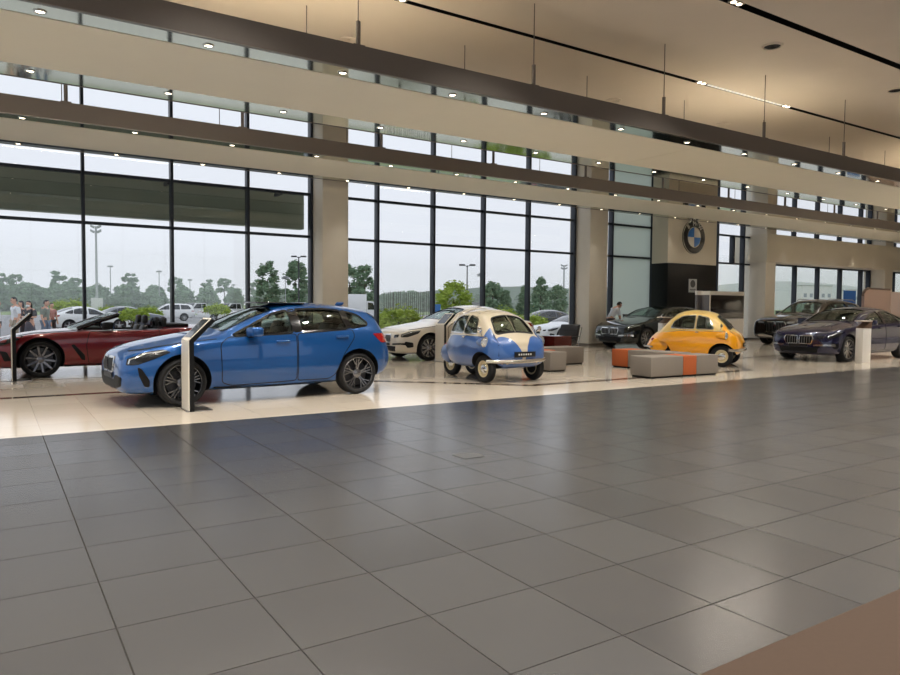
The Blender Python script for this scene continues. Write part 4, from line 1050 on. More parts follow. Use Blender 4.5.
# lounge corner by the window column
M_mahog = noisy(mat('mahogany_lacquer', (84,28,22), .2, coat=.5), 5, .25, (1,1,6))
for (x0,x1,y0,y1,lb) in ((12.45,12.75,14.85,15.2,'small dark red lacquered cube table beside the longer one'),(12.78,13.42,14.5,15.05,'longer dark red lacquered table by the black lounge chair')):
    t = empty('coffee_table', ((x0+x1)/2,(y0+y1)/2,0), 0, lb, 'table'); hx, hy = (x1-x0)/2, (y1-y0)/2
    obj('table_top', B(-hx,hx,-hy,hy,.56,.6,bev=.005), M_mahog, t, 40); obj('table_body', B(-hx+.01,hx-.01,-hy+.01,hy-.01,.03,.56), M_mahog, t); obj('plinth', B(-hx+.05,hx-.05,-hy+.05,hy-.05,0,.03), M_black, t)
def lounge_chair(loc, rz, label):
    t = empty('lounge_chair', loc, rz, label, 'chair')          # faces +x
    bm = bmesh.new(); box(bm, -.32, .32, -.31, .31, 0, .13, bev=.03)
    for v in bm.verts: v.co.z += .30+.12*(v.co.x+.3)
    obj('seat', bm, M_seat_black, t, 40)
    bm = bmesh.new(); box(bm, -.06, .06, -.31, .31, 0, .52, bev=.03)
    for v in bm.verts: v.co.x -= .34*v.co.z+.27; v.co.z += .36
    bk = obj('backrest', bm, M_seat_black, t, 40)
    bm = bmesh.new()
    for i in (1,2): box(bm, -.066, -.058, -.3, .3, .52*i/3-.004, .52*i/3+.004)
    for v in bm.verts: v.co.x -= .34*v.co.z+.27-.125; v.co.z += .36
    obj('seam', bm, M_black, bk)
    for s in (-1,1):
        bm = bmesh.new(); y = s*.33
        path(bm, [(-.52,y,.80),(-.34,y,.30),(-.30,y,.012),(.36,y,.012),(.36,y,.52)], .014, 8); obj('frame', bm, M_chrome, t, 60)
        bm = bmesh.new(); box(bm, -.36, .38, y-.025, y+.025, .52, .545, bev=.008); obj('armrest', bm, M_seat_black, t, 40)
    bm = bmesh.new(); tube(bm, (-.2,-.33,.29),(-.2,.33,.29),.012,seg=8); tube(bm, (.3,-.33,.33),(.3,.33,.33),.012,seg=8); obj('cross_bar', bm, M_chrome, t, 50)
    return t
lounge_chair((14.05,15.58,0), R(196), 'black leather lounge chair with chrome frame left of the beige column')

# white partition with large dark screen, beyond the yellow bubble car
t = empty('screen_partition', (20.6,14.9,0), 0, 'white partition wall carrying a large black screen, behind the yellow bubble car', 'partition')
obj('panel', B(-.85,1.0,-.08,.45,0,1.96,bev=.004), M_white, t, 40)
o = obj('screen', B(-.8,.96,-.1,-.08,1.05,1.83,bev=.004), M_screen, t, 40)
obj('end_shade_panel', B(-.862,-.85,-.07,.44,0,1.83), mat('grey_panel_end_shade',(104,102,104),.25), t)  # shade of the end face, put into this sheet's grey colour
t = empty('slim_partition', (19.72,15.2,0), 0, 'narrow free-standing white and grey panel just left of the screen partition', 'partition')
obj('panel', B(-.16,.12,-.04,.04,0,1.83,bev=.004), mat('grey_panel_end_shade',(104,102,104),.25), t, 40); obj('cap', B(-.165,.125,-.045,.045,1.83,1.97,bev=.003), M_white, t, 40)

# far right: curved booth and blue banner
M_booth = mat('rose_beige_panel', (186,160,146), .5)
t = empty('curved_booth', (36.2,17,0), 0, 'rose-beige booth wall with rounded upper corner at the right edge', 'booth')
bm = bmesh.new(); prism(bm, rnd([(-2.5,0),(-2.5,2.35),(-.1,2.35),(-.1,0)],.0001)[:0] or [(-2.5,0),(-2.5,2.0),(-2.45,2.18),(-2.32,2.29),(-2.1,2.35),(-.1,2.33),(-.1,0)], -.06, .06, 'y'); obj('panel', fix(bm), M_booth, t)
obj('side_wall', B(-.1,3.2,-.1,.5,0,2.25,bev=.02), mat('pale_rose_panel',(198,178,168),.5), t, 40)
bm = bmesh.new(); path(bm, [(-2.5,0,2.0),(-2.45,0,2.18),(-2.32,0,2.29),(-2.1,0,2.35),(-.1,0,2.33)], .07, 8); obj('edge_rim', bm, mat('booth_rim',(110,92,82),.4), t, 40)
t = empty('blue_banner', (32.95,17.2,0), 0, 'tall bright blue standing banner left of the rose-beige booth', 'banner')
obj('banner_sheet', B(-.55,.5,-.01,.01,.06,2.25), noisy(mat('banner_blue',(22,96,178),.4),2,.15), t); obj('foot', B(-.5,.45,-.15,.15,0,.05,bev=.01), M_steel, t, 40)
bm = bmesh.new(); tube(bm, (0,.03,.05),(0,.03,2.25),.012,seg=8); obj('pole', bm, M_steel, t, 60)
# ================================================================== PEOPLE
M_skin = mat('skin', (214,164,138), .55)
M_hair = mat('black_hair', (20,17,16), .6)
M_eye = mat('eye_dark', (28,22,20), .3)
M_lip = mat('lips', (170,96,88), .5)
M_mask = mat('white_face_mask', (230,232,232), .8)
def skin_mesh(joints, edges, root, sub=1):
    """grow a tapered limb surface over a joint graph: joints {name: (x,y,z,r)}"""
    names = list(joints); me = bpy.data.meshes.new('s'); me.from_pydata([joints[n][:3] for n in names], [(names.index(a), names.index(b)) for a,b in edges], [])
    o = bpy.data.objects.new('s', me); C.objects.link(o)
    md = o.modifiers.new('k','SKIN'); md.use_smooth_shade = True
    me.skin_vertices.new() if not me.skin_vertices else None
    for n, v in zip(names, me.skin_vertices[0].data):
        r = joints[n][3]; r = r if isinstance(r, tuple) else (r,r); v.radius = r; v.use_root = (n == root)
    s = o.modifiers.new('s','SUBSURF'); s.levels = s.render_levels = sub
    res = bpy.data.meshes.new_from_object(o.evaluated_get(bpy.context.evaluated_depsgraph_get()))
    bpy.data.objects.remove(o); return res
def person(name, label, loc, rz, top, legs, lean=0., h=1.72, skirt=None, long_hair=False, mask=False, arms='down', stride=.0, group=None, skin=None, sleeve=.55, crouch=0.):
    k = h/1.72; t = empty(name, loc, rz, label, 'person', group)
    sl, cl = math.sin(lean), math.cos(lean)
    def up(x, y, z):       # torso bends forward about the hips
        z0 = .95-crouch; return ((x*cl+(z-.95)*sl)*k-.0, y*k, (z0+(z-.95)*cl-x*sl)*k)
    J = {}; E = []
    def j(n, p, r, par=None):
        J[n] = (*p, r*k if not isinstance(r, tuple) else tuple(q*k for q in r))
        if par: E.append((par, n))
    j('pelvis', (0,0,(.95-crouch)*k), (.125,.105)); j('waist', up(0,0,1.10), (.125,.095), 'pelvis'); j('chest', up(.01,0,1.30), (.145,.11), 'waist'); j('collar', up(0,0,1.42), (.10,.08), 'chest'); j('neck', up(.01,0,1.50), .052, 'collar'); j('skull', up(.035,0,1.56), .06, 'neck')
    for s, q in ((1,'l'),(-1,'r')):
        st = stride*s
        j('hip'+q, (.0,s*.09*k,(.90-crouch)*k), .098, 'pelvis'); j('knee'+q, ((st*.5+.03+crouch*.6)*k,s*.10*k,(.49-crouch*.3)*k), .062, 'hip'+q); j('ankle'+q, ((st*.9)*k,s*.10*k,.09*k), .042, 'knee'+q); j('toe'+q, ((st*.9+.16)*k,s*.115*k,.04*k), .034, 'ankle'+q)
        j('sho'+q, up(0,s*.175,1.41), .062, 'collar'); 
        if arms == 'down': el, wr = up(-.02,s*.25,1.13), up(.06,s*.25,.90)
        elif arms == 'fold': el, wr = up(.02,s*.26,1.14), up(.24,s*.10,1.16)
        elif arms == 'rest': el, wr = up(.20,s*.24,1.18), up(.44,s*.09,1.10)
        else: el, wr = up(.03,s*.25,1.14), up(.25,s*.16,1.26)
        j('elb'+q, el, .045, 'sho'+q); j('wri'+q, wr, .028, 'elb'+q)
        e, w_ = Vector(el), Vector(wr); d = (w_-e).normalized(); sd = Vector((0,-s,0)) if abs(d.y) < .9 else Vector((1,0,0)); sd = (sd-d*sd.dot(d)).normalized(); nn = d.cross(sd)
        palm = w_+d*.075*k; j('palm'+q, palm, (.036,.018), 'wri'+q)
        for i, ln in enumerate((.072,.082,.076,.058)):
            b = palm+sd*(.026-.0175*i)*k*1.0+d*.012*k; m = b+d*ln*.5*k+nn*.006*k*s; f_ = m+d*ln*.42*k+nn*.02*k*s
            j('f%d%s'%(i,q), b, .0095, 'palm'+q); j('g%d%s'%(i,q), m, .0085, 'f%d%s'%(i,q)); j('h%d%s'%(i,q), f_, .0075, 'g%d%s'%(i,q))
        b = w_+d*.035*k+sd*.03*k; j('t0'+q, b, .012, 'wri'+q); j('t1'+q, b+(d*.7+sd*.7)*.04*k, .0095, 't0'+q); j('t2'+q, b+(d*.95+sd*.6)*.068*k, .008, 't1'+q)
    me = skin_mesh(J, E, 'pelvis', 1)
    bm = bmesh.new(); bm.from_mesh(me); bpy.data.meshes.remove(me)
    hc = Vector(up(.05,0,1.625)); rot = Matrix.Rotation(lean*.55,3,'Y')
    def hp(x,y,z): return hc+rot@Vector((x*k,y*k,z*k))
    g0 = bmesh.ops.create_uvsphere(bm, u_segments=20, v_segments=14, radius=1.)
    for v in g0['verts']:
        x, y, z = v.co; jaw = 1-.30*max(0,-z)**1.3
        v.co = hp(x*.098*(1 if x < 0 else .95)*(jaw if x < 0 else 1-.12*max(0,-z)), y*.076*jaw, z*.118)
    for s in (1,-1): ball(bm, hp(-.005,s*.078,-.005), .026*k, 2, (.6,.35,1))
    a = [bm.verts.new(hp(*p)) for p in ((.088,0,.02),(.088,.012,-.03),(.088,-.012,-.03),(.116,0,-.024))]
    for f_ in ((0,1,3),(0,3,2),(1,2,3)): bm.faces.new([a[i] for i in f_])
    fix(bm)
    body = obj('body', bm, skin or M_skin, t, 60)
    for s in (1,-1):
        bm = bmesh.new(); ball(bm, hp(.083,s*.032,.006), .0115*k, 2); obj('eye', bm, M_eye, body, 60)
    if mask:
        bm = bmesh.new(); ball(bm, hp(.045,0,-.058), .066*k, 3, (.95,1,.72)); obj('face_mask', bm, M_mask, t, 60)
    else:
        bm = bmesh.new(); box(bm, -.004, .004, -.022, .022, -.006, .006, bev=.003)
        for v in bm.verts: v.co = hp(.087+v.co.x, v.co.y, -.062+v.co.z)
        obj('mouth', bm, M_lip, body, 60)
    bm = bmesh.new(); g1 = bmesh.ops.create_uvsphere(bm, u_segments=20, v_segments=14, radius=1.)
    bmesh.ops.delete(bm, geom=[v for v in g1['verts'] if v.co.z < (-.35 if v.co.x < -.1 else .32) or (v.co.x > .55 and v.co.z < .62)], context='VERTS')
    for v in bm.verts: v.co = hp(v.co.x*.108-.004, v.co.y*.086, v.co.z*.128+.004)
    bmesh.ops.solidify(bm, geom=bm.faces[:], thickness=.008)
    if long_hair:
        b2 = bmesh.new(); box(b2, -.105,-.03,-.085,.085,-.26,.03,bev=.03)
        for v in b2.verts: v.co = hp(v.co.x, v.co.y, v.co.z)
        mm = bpy.data.meshes.new('m'); b2.to_mesh(mm); b2.free(); bm.from_mesh(mm); bpy.data.meshes.remove(mm)
    obj('hair', fix(bm), M_hair, t, 60)
    def garment(nm, keys, root, grow, m, cut=None, cutp=None):
        JJ = {}; 
        for n in keys:
            p = J[n]; r = p[3]; r = r if isinstance(r, tuple) else (r,r); JJ[n] = (p[0],p[1],p[2]-(.05 if (nm == 'shirt' and n == 'pelvis') else 0),tuple(q+grow+(.02 if (nm == 'shirt' and n == 'pelvis') else 0) for q in r))
        EE = [(a,b) for a,b in E if a in JJ and b in JJ]
        for nm2, par, child, tt in (cutp or []):
            a, b = Vector(J[par][:3]), Vector(J[child][:3]); p = a.lerp(b, tt); ra = J[par][3] if not isinstance(J[par][3],tuple) else J[par][3][0]; rb = J[child][3] if not isinstance(J[child][3],tuple) else J[child][3][0]
            r = ra+(rb-ra)*tt+grow*1.3; JJ[nm2] = (p.x,p.y,p.z,(r,r)); EE.append((par, nm2))
        me = skin_mesh(JJ, EE, root, 1)
        return obj(nm, me, m, t, 60)
    shirt = ['pelvis','waist','chest','collar','shol','shor']; cp = [('sl','shol','elbl',sleeve*1.6 if sleeve < .6 else .95),('sr','shor','elbr',sleeve*1.6 if sleeve < .6 else .95)]
    garment('shirt', shirt, 'pelvis', .016, top, cutp=cp)
    if skirt:
        bm = bmesh.new(); lathe(bm, [(.13*k,.98*k),(.16*k,.85*k),(.22*k,skirt*k),(.205*k,skirt*k)], 'z', 24); obj('skirt', fix(bm), legs, t, 60)
    else:
        garment('trousers', ['pelvis','hipl','hipr','kneel','kneer','anklel','ankler'], 'pelvis', .014, legs)
    for s, q in ((1,'l'),(-1,'r')):
        x, y = J['ankle'+q][0], J['ankle'+q][1]; bm = bmesh.new(); box(bm, x-.07*k, x+.20*k, y-.045*k, y+.055*k, .0, .085*k, bev=.03); obj('shoe', bm, M_dark_int, t, 50)
    return t
c_white = mat('white_shirt_cloth', (226,230,236), .85); c_grey = mat('grey_green_cloth', (122,130,118), .85); c_dark = mat('dark_cloth', (52,46,50), .85); c_navy = mat('navy_cloth', (40,48,64), .85)
c_khaki = mat('khaki_cloth', (168,156,138), .85); c_brownred = mat('brown_red_cloth', (104,66,58), .85); c_dress = mat('slate_dress_cloth', (88,88,98), .85); c_denim = mat('pale_denim', (120,136,156), .85); c_rose = mat('rose_cloth',(176,110,100),.85)
ZG = -.2
person('person', 'person in white shirt leaning over the bonnet of the black-green saloon', (19.22,18.78,0), R(-12), c_white, mat('grey_trousers',(70,70,74),.85), lean=.62, arms='rest', h=1.74)
person('person', 'person in white shirt and khaki trousers, tallest of the group outside at the left', (.68,28.2,ZG), R(200), c_white, c_khaki, h=1.76, stride=.05)
person('person', 'person in white shirt and navy trousers outside, cut by the left edge', (.12,28.6,ZG), R(10), c_white, c_navy, h=1.66)
person('person', 'person with white face mask, dark jacket and slate dress in the group outside', (1.12,28.9,ZG), R(230), c_dark, c_dress, h=1.64, skirt=.35, long_hair=True, mask=True, sleeve=.9, arms='fold')
person('person', 'person in brown-red top standing behind the masked one outside', (.95,30.2,ZG), R(180), c_brownred, c_dark, h=1.64, long_hair=True)
person('person', 'person in grey-green shirt and pale jeans walking outside, right of the group', (1.66,30.,ZG), R(-30), c_grey, c_denim, h=1.68, stride=.14)
person('person', 'person in rose top farthest off outside, beside the walking one', (2.12,34.4,ZG), R(-60), c_rose, c_dark, h=1.58, stride=.1)

# ================================================================== OUTSIDE
rd = random.Random(3)
def ground(name, x0,x1,y0,y1,z,m): return obj(name, B(x0,x1,y0,y1,z-.3,z), m, kind='structure')
ground('ground_forecourt', -60,X0-.15,-45,19.7,ZG,M_concrete)
ground('ground_rear_court', X0-.15,X1+40,-45,Y0-.15,ZG,M_concrete)
ground('ground_paving', -60,160,19.7,31,ZG,M_concrete)
ground('ground_lawn', -60,160,31,38.5,ZG,M_grass)
ground('ground_asphalt', -150,300,38.5,110,ZG,M_asphalt)
ground('ground_field', -400,2600,110,2600,ZG,M_grass)
o = obj('kerb', B(-60,160,30.9,31.05,ZG,ZG+.1), M_concrete, kind='structure')
# sign board hung outside the left window bay
M_board = noisy(mat('dark_olive_board', (132,142,126), .5), 1.5, .12)
t = empty('outdoor_signboard', (1.9,20.05,4.1), 0, 'long dark olive sign board hung outside the left window bay', 'sign board')
obj('board', B(-8,5.86,-.15,.15,-.48,.56,bev=.01), M_board, t, 30)
bm = bmesh.new(); box(bm,-8,5.86,-.16,-.15,.24,.262); box(bm,-8,5.86,-.16,-.15,-.06,-.045); obj('rib', bm, mat('board_rib',(112,120,106),.4), t)
bm = bmesh.new()
for x in (-6,-2,2,5): box(bm, x-.04, x+.04, -.62, .1, .40, .48)
obj('bracket', bm, M_frame, t)

def crown_mesh(name, w, h, z0, n, leaf, shape='round', seed=0):
    r = random.Random(seed); bm = bmesh.new(); cl = []
    for i in range(max(6, n//45)):
        a = r.random()*2*PI; t = r.random(); z = z0+(h-z0)*t
        if shape == 'round': prof_ = math.sin(PI*min(1,max(.06,.12+.86*t)))**.6
        elif shape == 'cone': prof_ = (1-t)**.7*.95+.08
        elif shape == 'flat': prof_ = 1-.5*t*t
        elif shape == 'poplar': prof_ = math.sin(PI*(.1+.86*t))**.5
        rr = w/2*prof_*(.35+.6*math.sqrt(r.random())); cl.append((rr*math.cos(a), rr*math.sin(a), z, w*.14*(.6+.7*r.random())))
    for i in range(n):
        c = cl[r.randrange(len(cl))]; v = Vector((r.gauss(0,1),r.gauss(0,1),r.gauss(0,.8))).normalized()*c[3]*(r.random()**.4)
        p = Vector(c[:3])+v; q = Vector((r.gauss(0,1),r.gauss(0,1),r.gauss(.4,1))).normalized().to_track_quat('Z','Y'); s = leaf*(.6+.8*r.random())
        vs = [bm.verts.new(p+q@Vector(k)) for k in ((-s,0,0),(0,-s*.55,0),(s,0,0),(0,s*.55,0))]; bm.faces.new(vs)
    for c in cl:      # dense heart of each cluster so that the sky does not show straight through
        ball(bm, c[:3], c[3]*.5, 1, (1,1,.8))
    me = bpy.data.meshes.new(name); bm.to_mesh(me); bm.free(); return me
def trunk_mesh(h, r0, lean=0., forks=0, seed=0):
    r = random.Random(seed); bm = bmesh.new(); path(bm, [(0,0,0),(lean*.3,0,h*.45),(lean,0,h)], [r0,r0*.75,r0*.4], 8)
    for i in range(forks):
        a = 2*PI*i/forks+r.random(); path(bm, [(lean*.3,0,h*.45),(lean+.25*h*math.cos(a),.25*h*math.sin(a),h*.95)], [r0*.5,r0*.22], 6)
    me = bpy.data.meshes.new('trunk'); bm.to_mesh(me); bm.free(); return me
def tree(name, loc, crown, trunk, mc, sc, rz, label, cat='tree', group=None):
    t = empty(name, loc, rz, label, cat, group); t.scale = (sc,sc,sc)
    for nm, me, m in (('foliage', crown, mc), ('trunk', trunk, M_bark)):
        if me is None: continue
        if not me.materials: me.materials.append(m)
        o = bpy.data.objects.new(nm, me); C.objects.link(o); o.parent = t
    return t
# far tree belt
belt = [crown_mesh('foliage', 4.9, 5.5, .1, 3000, .34, 'round', k) for k in range(4)]; tk = trunk_mesh(3.2, .16, .2)
for i in range(54):
    x = -6+i*1.8+rd.uniform(-.15,.15); y = (149,155,161)[i%3]
    tree('broadleaf_tree', (x, y, ZG), belt[i%4], tk, M_leaf, rd.uniform(.76,.92), rd.uniform(0,6), 'dense green tree in the long far belt behind the car park at the left', group='far tree belt')
pine = [crown_mesh('foliage', 3.6, 8.2, 4.9, 900, .32, 'flat', 20+k) for k in range(2)]; ptk = trunk_mesh(6.6, .18, .5)
for i, x in enumerate((1.5,4.,11.,14.5,24.,34.,39.5,44.5,50.,55.)):
    tree('pine_tree', (x*1.06, 167.5+(i%2)*5, ZG), pine[i%2], ptk, M_leaf, rd.uniform(.84,1.0), rd.uniform(0,6), 'flat-topped dark pine rising above the far tree belt', group='pines over the far belt')
belt2 = crown_mesh('foliage', 4.4, 5.2, .1, 2200, .36, 'round', 9)
for i in range(40):
    tree('broadleaf_tree', (92+i*4.4, (168,176)[i%2], ZG), belt2, tk, M_leaf3, rd.uniform(.8,1.0), rd.uniform(0,6), 'distant green tree far behind the second window bay', group='distant trees of the second bay')
pop = [crown_mesh('foliage', 2.6, 6.3, .9, 4200, .15, 'poplar', 30+k) for k in range(3)]; potk = trunk_mesh(4.5,.12,.1)
T = lambda n, x, y, cm, s, mc, lb: tree(n, (x,y,ZG), cm, potk, mc, s, rd.uniform(0,6), lb)
T('poplar_tree', 26.3,78.6, pop[0], 1.0, M_leaf3, 'left one of two tall trees standing together left of the wide column')
T('poplar_tree', 28.9,76.6, pop[1], 1.02, M_leaf3, 'right one of two tall trees standing together left of the wide column')
T('poplar_tree', 31.0,63.4, pop[2], .86, M_leaf3, 'rounded grey-green tree just right of the wide column')
T('poplar_tree', 32.6,70.4, pop[0], .93, M_leaf3, 'tree half hidden behind the wide column')
rt = crown_mesh('foliage', 3.6, 4.6, .5, 4200, .16, 'round', 41); ct = crown_mesh('foliage', 2.8, 4.8, .4, 3600, .16, 'cone', 42)
T('round_tree', 53.6,72.6, rt, .96, M_leaf3, 'round bushy tree right of the dark lamp post, behind the bubble car roof')
T('conical_tree', 67.0,87.2, ct, .84, M_leaf3, 'small conical tree in the fourth pane of the second bay')
T('conical_tree', 69.6,86.2, ct, .98, M_leaf3, 'conical tree beside the mullion in the second bay')
T('conical_tree', 57.6,68.0, ct, 1.06, M_leaf3, 'tallest conical tree above the dark parked car')
T('round_tree', 62.2,70.2, rt, .9, M_leaf3, 'loose round tree beside the floodlight mast at the second column')
yg = crown_mesh('foliage', 2.3, 2.95, 1.3, 2000, .09, 'round', 50); ytk = trunk_mesh(2.0,.06,.05,4)
tree('young_tree', (23.7,36.2,ZG), yg, ytk, M_leaf2, 1.0, 0, 'young yellow-green tree beside the dark twin-headed lamp post')
# flat-clipped shrubs
sh = [crown_mesh('foliage', 2.2, 1.35, .75, 2600, .06, 'flat', 60+k) for k in range(2)]; shk = trunk_mesh(1.0,.05,.0,5,3)
S = lambda x, y, s, k, lb: tree('clipped_shrub', (x,y,ZG), sh[k], shk, M_leaf2, s, rd.uniform(0,6), lb, 'shrub')
sh.append(crown_mesh('foliage', 1.2, 1.28, 1.0, 2200, .05, 'flat', 77))
S(5.03,32.4,1.0,2,'flat-topped green shrub seen over the open cockpit of the roadster')
S(7.4,59.,.9,1,'low green shrub left of the roadster windscreen, beyond the mullion')
S(5.1,62.,1.25,0,'low green shrub right of the group of people outside')
S(10.0,57.5,.9,1,'low green shrub behind the mullion right of the roadster seats')
S(16.6,63.2,1.1,0,'low green shrub behind the white pickups')
S(13.2,24.0,1.0,1,'bright green bush inside the thin bar fence')
S(16.2,24.0,.62,0,'smaller green bush at the right end of the thin bar fence')
S(20.6,27.4,1.0,1,'green bush between the mullions above the blue bubble car')
S(23.6,28.6,.8,0,'green bush left of the dark parked car outside')
# tall thin bar fence
t = empty('bar_fence', (14.8,26.1,ZG), math.atan2(25.61-26.68,15.64-14.0), 'tall fence of thin bare vertical bars outside the second window bay', 'fence')
for i in range(24):
    x = -1.0+i*.085+rd.uniform(-.02,.02); bm = bmesh.new(); tube(bm, (x,rd.uniform(-.25,.25),0),(x,rd.uniform(-.25,.25),2.2+rd.uniform(-.08,.05)),.011,seg=6); obj('bar', bm, mat('fence_bar',(92,88,84),.7), t, 60)
obj('ground_rail', B(-1.1,1.1,-.3,.3,0,.05), M_concrete, t)
# lamp posts and masts
def lamp(name, x, y, h, label, heads='twin', r=.06, m=None):
    m = m or M_pole; t = empty(name, (x,y,ZG), R(-33), label, 'lamp post')
    bm = bmesh.new(); tube(bm, (0,0,0),(0,0,h),r*1.15,r*.75,seg=10); obj('pole', bm, m, t, 60)
    obj('base', B(-.25,.25,-.25,.25,0,.3,bev=.03), M_concrete, t, 40)
    if heads == 'twin':
        for s in (-1,1):
            bm = bmesh.new(); tube(bm, (0,0,h-.08),(s*.18,0,h),r*.5,seg=6); box(bm, min(s*.14,s*.52), max(s*.14,s*.52), -.14,.14,h-.03,h+.07,bev=.03); obj('lamp_head', bm, m, t, 50)
    elif heads == 'flood':
        bm = bmesh.new(); box(bm, -h*.055,h*.055,-.04,.04,h-.1,h); box(bm, -h*.05,h*.05,-.04,.04,h*.945-.1,h*.945); obj('cross_arm', bm, m, t)
        for s in (-1,1):
            for zz in (h, h*.945):
                bm = bmesh.new(); box(bm, -h*.022,h*.022,-.2,.1,-h*.016,h*.012,bev=.03)
                for v in bm.verts: v.co = Vector((v.co.x+s*h*.04, v.co.y, v.co.z+zz+v.co.x*s*.5))
                obj('floodlight', bm, m, t, 50)
    else:
        bm = bmesh.new(); box(bm, -h*.05,h*.05,-.08,.08,h-.06,h+.04); obj('cross_arm', bm, m, t)
        for s in (-1,-.3,.4,1): bm = bmesh.new(); box(bm, s*h*.045-.18,s*h*.045+.18,-.1,.1,h-.3,h-.05,bev=.02); obj('lamp_head', bm, m, t)
    return t
o = lamp('floodlight_mast', 16.25,144.4,15.7,'tall pale floodlight mast on a white block, in the second pane from the left','flood',.22,M_pole2)
obj('block_foot', B(-.75,.75,-.75,.75,0,2.6,bev=.05), mat('white_concrete',(206,206,200),.8), o, 40)
lamp('lamp_mast', 21.2,165.,9.6,'thin lamp mast just right of the tall floodlight mast','bar',.11,M_pole2)
lamp('lamp_mast', 28.1,150.,8.2,'thin lamp mast in the middle of the second pane from the left','bar',.11,M_pole2)
lamp('lamp_mast', 39.,172.,7.4,'thin lamp mast over the far trees right of the second mullion','bar',.10,M_pole2)
lamp('lamp_mast', 50.5,177.,6.6,'thin lamp mast over the far trees at the right of the third pane','bar',.10,M_pole2)
lamp('lamp_post', 18.24,47.8,5.0,'dark twin-headed lamp post left of the wide column','twin',.055)
lamp('lamp_post', 25.4,37.2,4.2,'dark twin-headed lamp post in the second window bay','twin',.045)
lamp('lamp_mast', 26.9,74.5,4.7,'slim pale lamp mast in front of the pair of tall trees','bar',.05,M_pole2)
lamp('lamp_mast', 46.4,65.2,5.3,'pale slim mast beside the mullion right of the dark lamp post','bar',.14,M_pole2)
lamp('floodlight_mast', 67.9,75.2,7.5,'pale floodlight mast beside the second beige column','flood',.13,M_pole2)
# parked vehicles
c_silver = paint('silver_white_paint', (208,212,216), .1, .3); c_wht = paint('plain_white_paint', (226,227,226), 0, .3); c_dk = paint('charcoal_paint', (66,68,74), .3, .3); c_bl = paint('car_blue_grey', (98,104,112), .3, .3)
R2 = R(-33)
saloon('parked_car', 'white saloon parked outside with its tail beside the left mullion', (4.7,45.2,ZG), R(12), c_wht, low=True, style='plain')
saloon('parked_car', 'grey-blue saloon parked outside behind the flat-topped shrub', (7.9,51.8,ZG), R(8), c_bl, low=True, style='plain')
suv('parked_car', 'white off-roader parked outside right of the flat-topped shrub', (14.0,70.8,ZG), R(172), c_wht, L=4.7, W=1.85, H=1.66, fo=.85, wb=2.8, r=.35, low=True)
saloon('parked_car', 'white saloon parked outside just above the bonnet of the blue hatchback', (18.6,68.5,ZG), R(8), c_wht, low=True, style='plain')
saloon('parked_car', 'dark grey saloon with red tail lamps parked outside above the dark red table', (30.7,34.6,ZG), R(-15), c_dk, low=True, style='plain', L=4.7)
saloon('parked_car', 'white sports car outside, its front wheel beside the black lounge chair', (22.4,24.2,ZG), R(180), c_wht, low=True, style='multi', H=1.28)
saloon('parked_car', 'grey saloon parked outside behind the tail of the blue hatchback', (12.9,33.2,ZG), R(170), c_bl, low=True, style='plain')
def pickup(loc, rz, label):
    t = empty('pickup_truck', loc, rz, label, 'truck'); m = c_wht
    bm = bmesh.new(); prism(bm, rnd([(2.5,.5),(2.5,1.02),(1.4,1.12),(.85,1.72),(-.55,1.75),(-.75,1.12),(-2.5,1.1),(-2.5,.5)],.12), -.9, .9, 'y'); obj('body', fix(bm), m, t, 30)
    for s in (-1,1):
        bm = bmesh.new(); y0, y1 = sorted((s*.89,s*.906)); prism(bm, rnd([(1.25,1.12),(.78,1.64),(.1,1.66),(.1,1.12)],.05), y0, y1, 'y'); prism(bm, rnd([(.02,1.12),(.02,1.66),(-.48,1.66),(-.62,1.12)],.05), y0, y1, 'y'); obj('side_window', fix(bm), M_cdark, t)
        for x in (1.6,-1.55): wheel(t, x, s*.78, .37, .24, .25, 'plain', (M_rim_grey,M_rim_dark), s < 0)
    bm = bmesh.new(); prism(bm, [(1.405,1.14),(.88,1.70),(.90,1.71),(1.425,1.15)], -.75, .75, 'y'); obj('windscreen', fix(bm), M_cdark, t)
    obj('cargo_bed', B(-2.4,-.85,-.78,.78,1.1,1.105), M_well, t)
    for s in (-1,1): obj('headlight', B(2.49,2.515,s*.65-.18,s*.65+.18,.8,.95,bev=.01), M_lamp_clear, t, 40)
    obj('grille', B(2.49,2.51,-.45,.45,.72,.95), M_black, t)
pickup((20.3,86.,ZG), R(205), 'left one of two white pickup trucks far outside above the blue bonnet')
pickup((22.9,81.,ZG), R(205), 'right one of two white pickup trucks far outside above the blue bonnet')
t = empty('box_van', (26.1,55.2,ZG), R(-20), 'white box van right of the wide column behind the hatchback roof', 'van')
obj('cargo_box', B(-1.6,.9,-.85,.85,.55,2.55,bev=.04), c_wht, t, 40); bm = bmesh.new(); prism(bm, rnd([(.92,.5),(.92,2.0),(1.5,1.95),(1.85,1.3),(2.0,.5)],.1), -.8,.8,'y'); cb = obj('cab', fix(bm), c_wht, t, 30)
for s in (-1,1):
    y0, y1 = sorted((s*.79,s*.81)); bm = bmesh.new(); prism(bm, [(1.0,1.25),(1.0,1.85),(1.42,1.82),(1.7,1.25)], y0, y1, 'y'); obj('side_window', fix(bm), M_cdark, cb)
    for x in (1.3,-.9): wheel(t, x, s*.72, .37, .24, .25, 'plain', (M_rim_grey,M_rim_dark), s < 0)
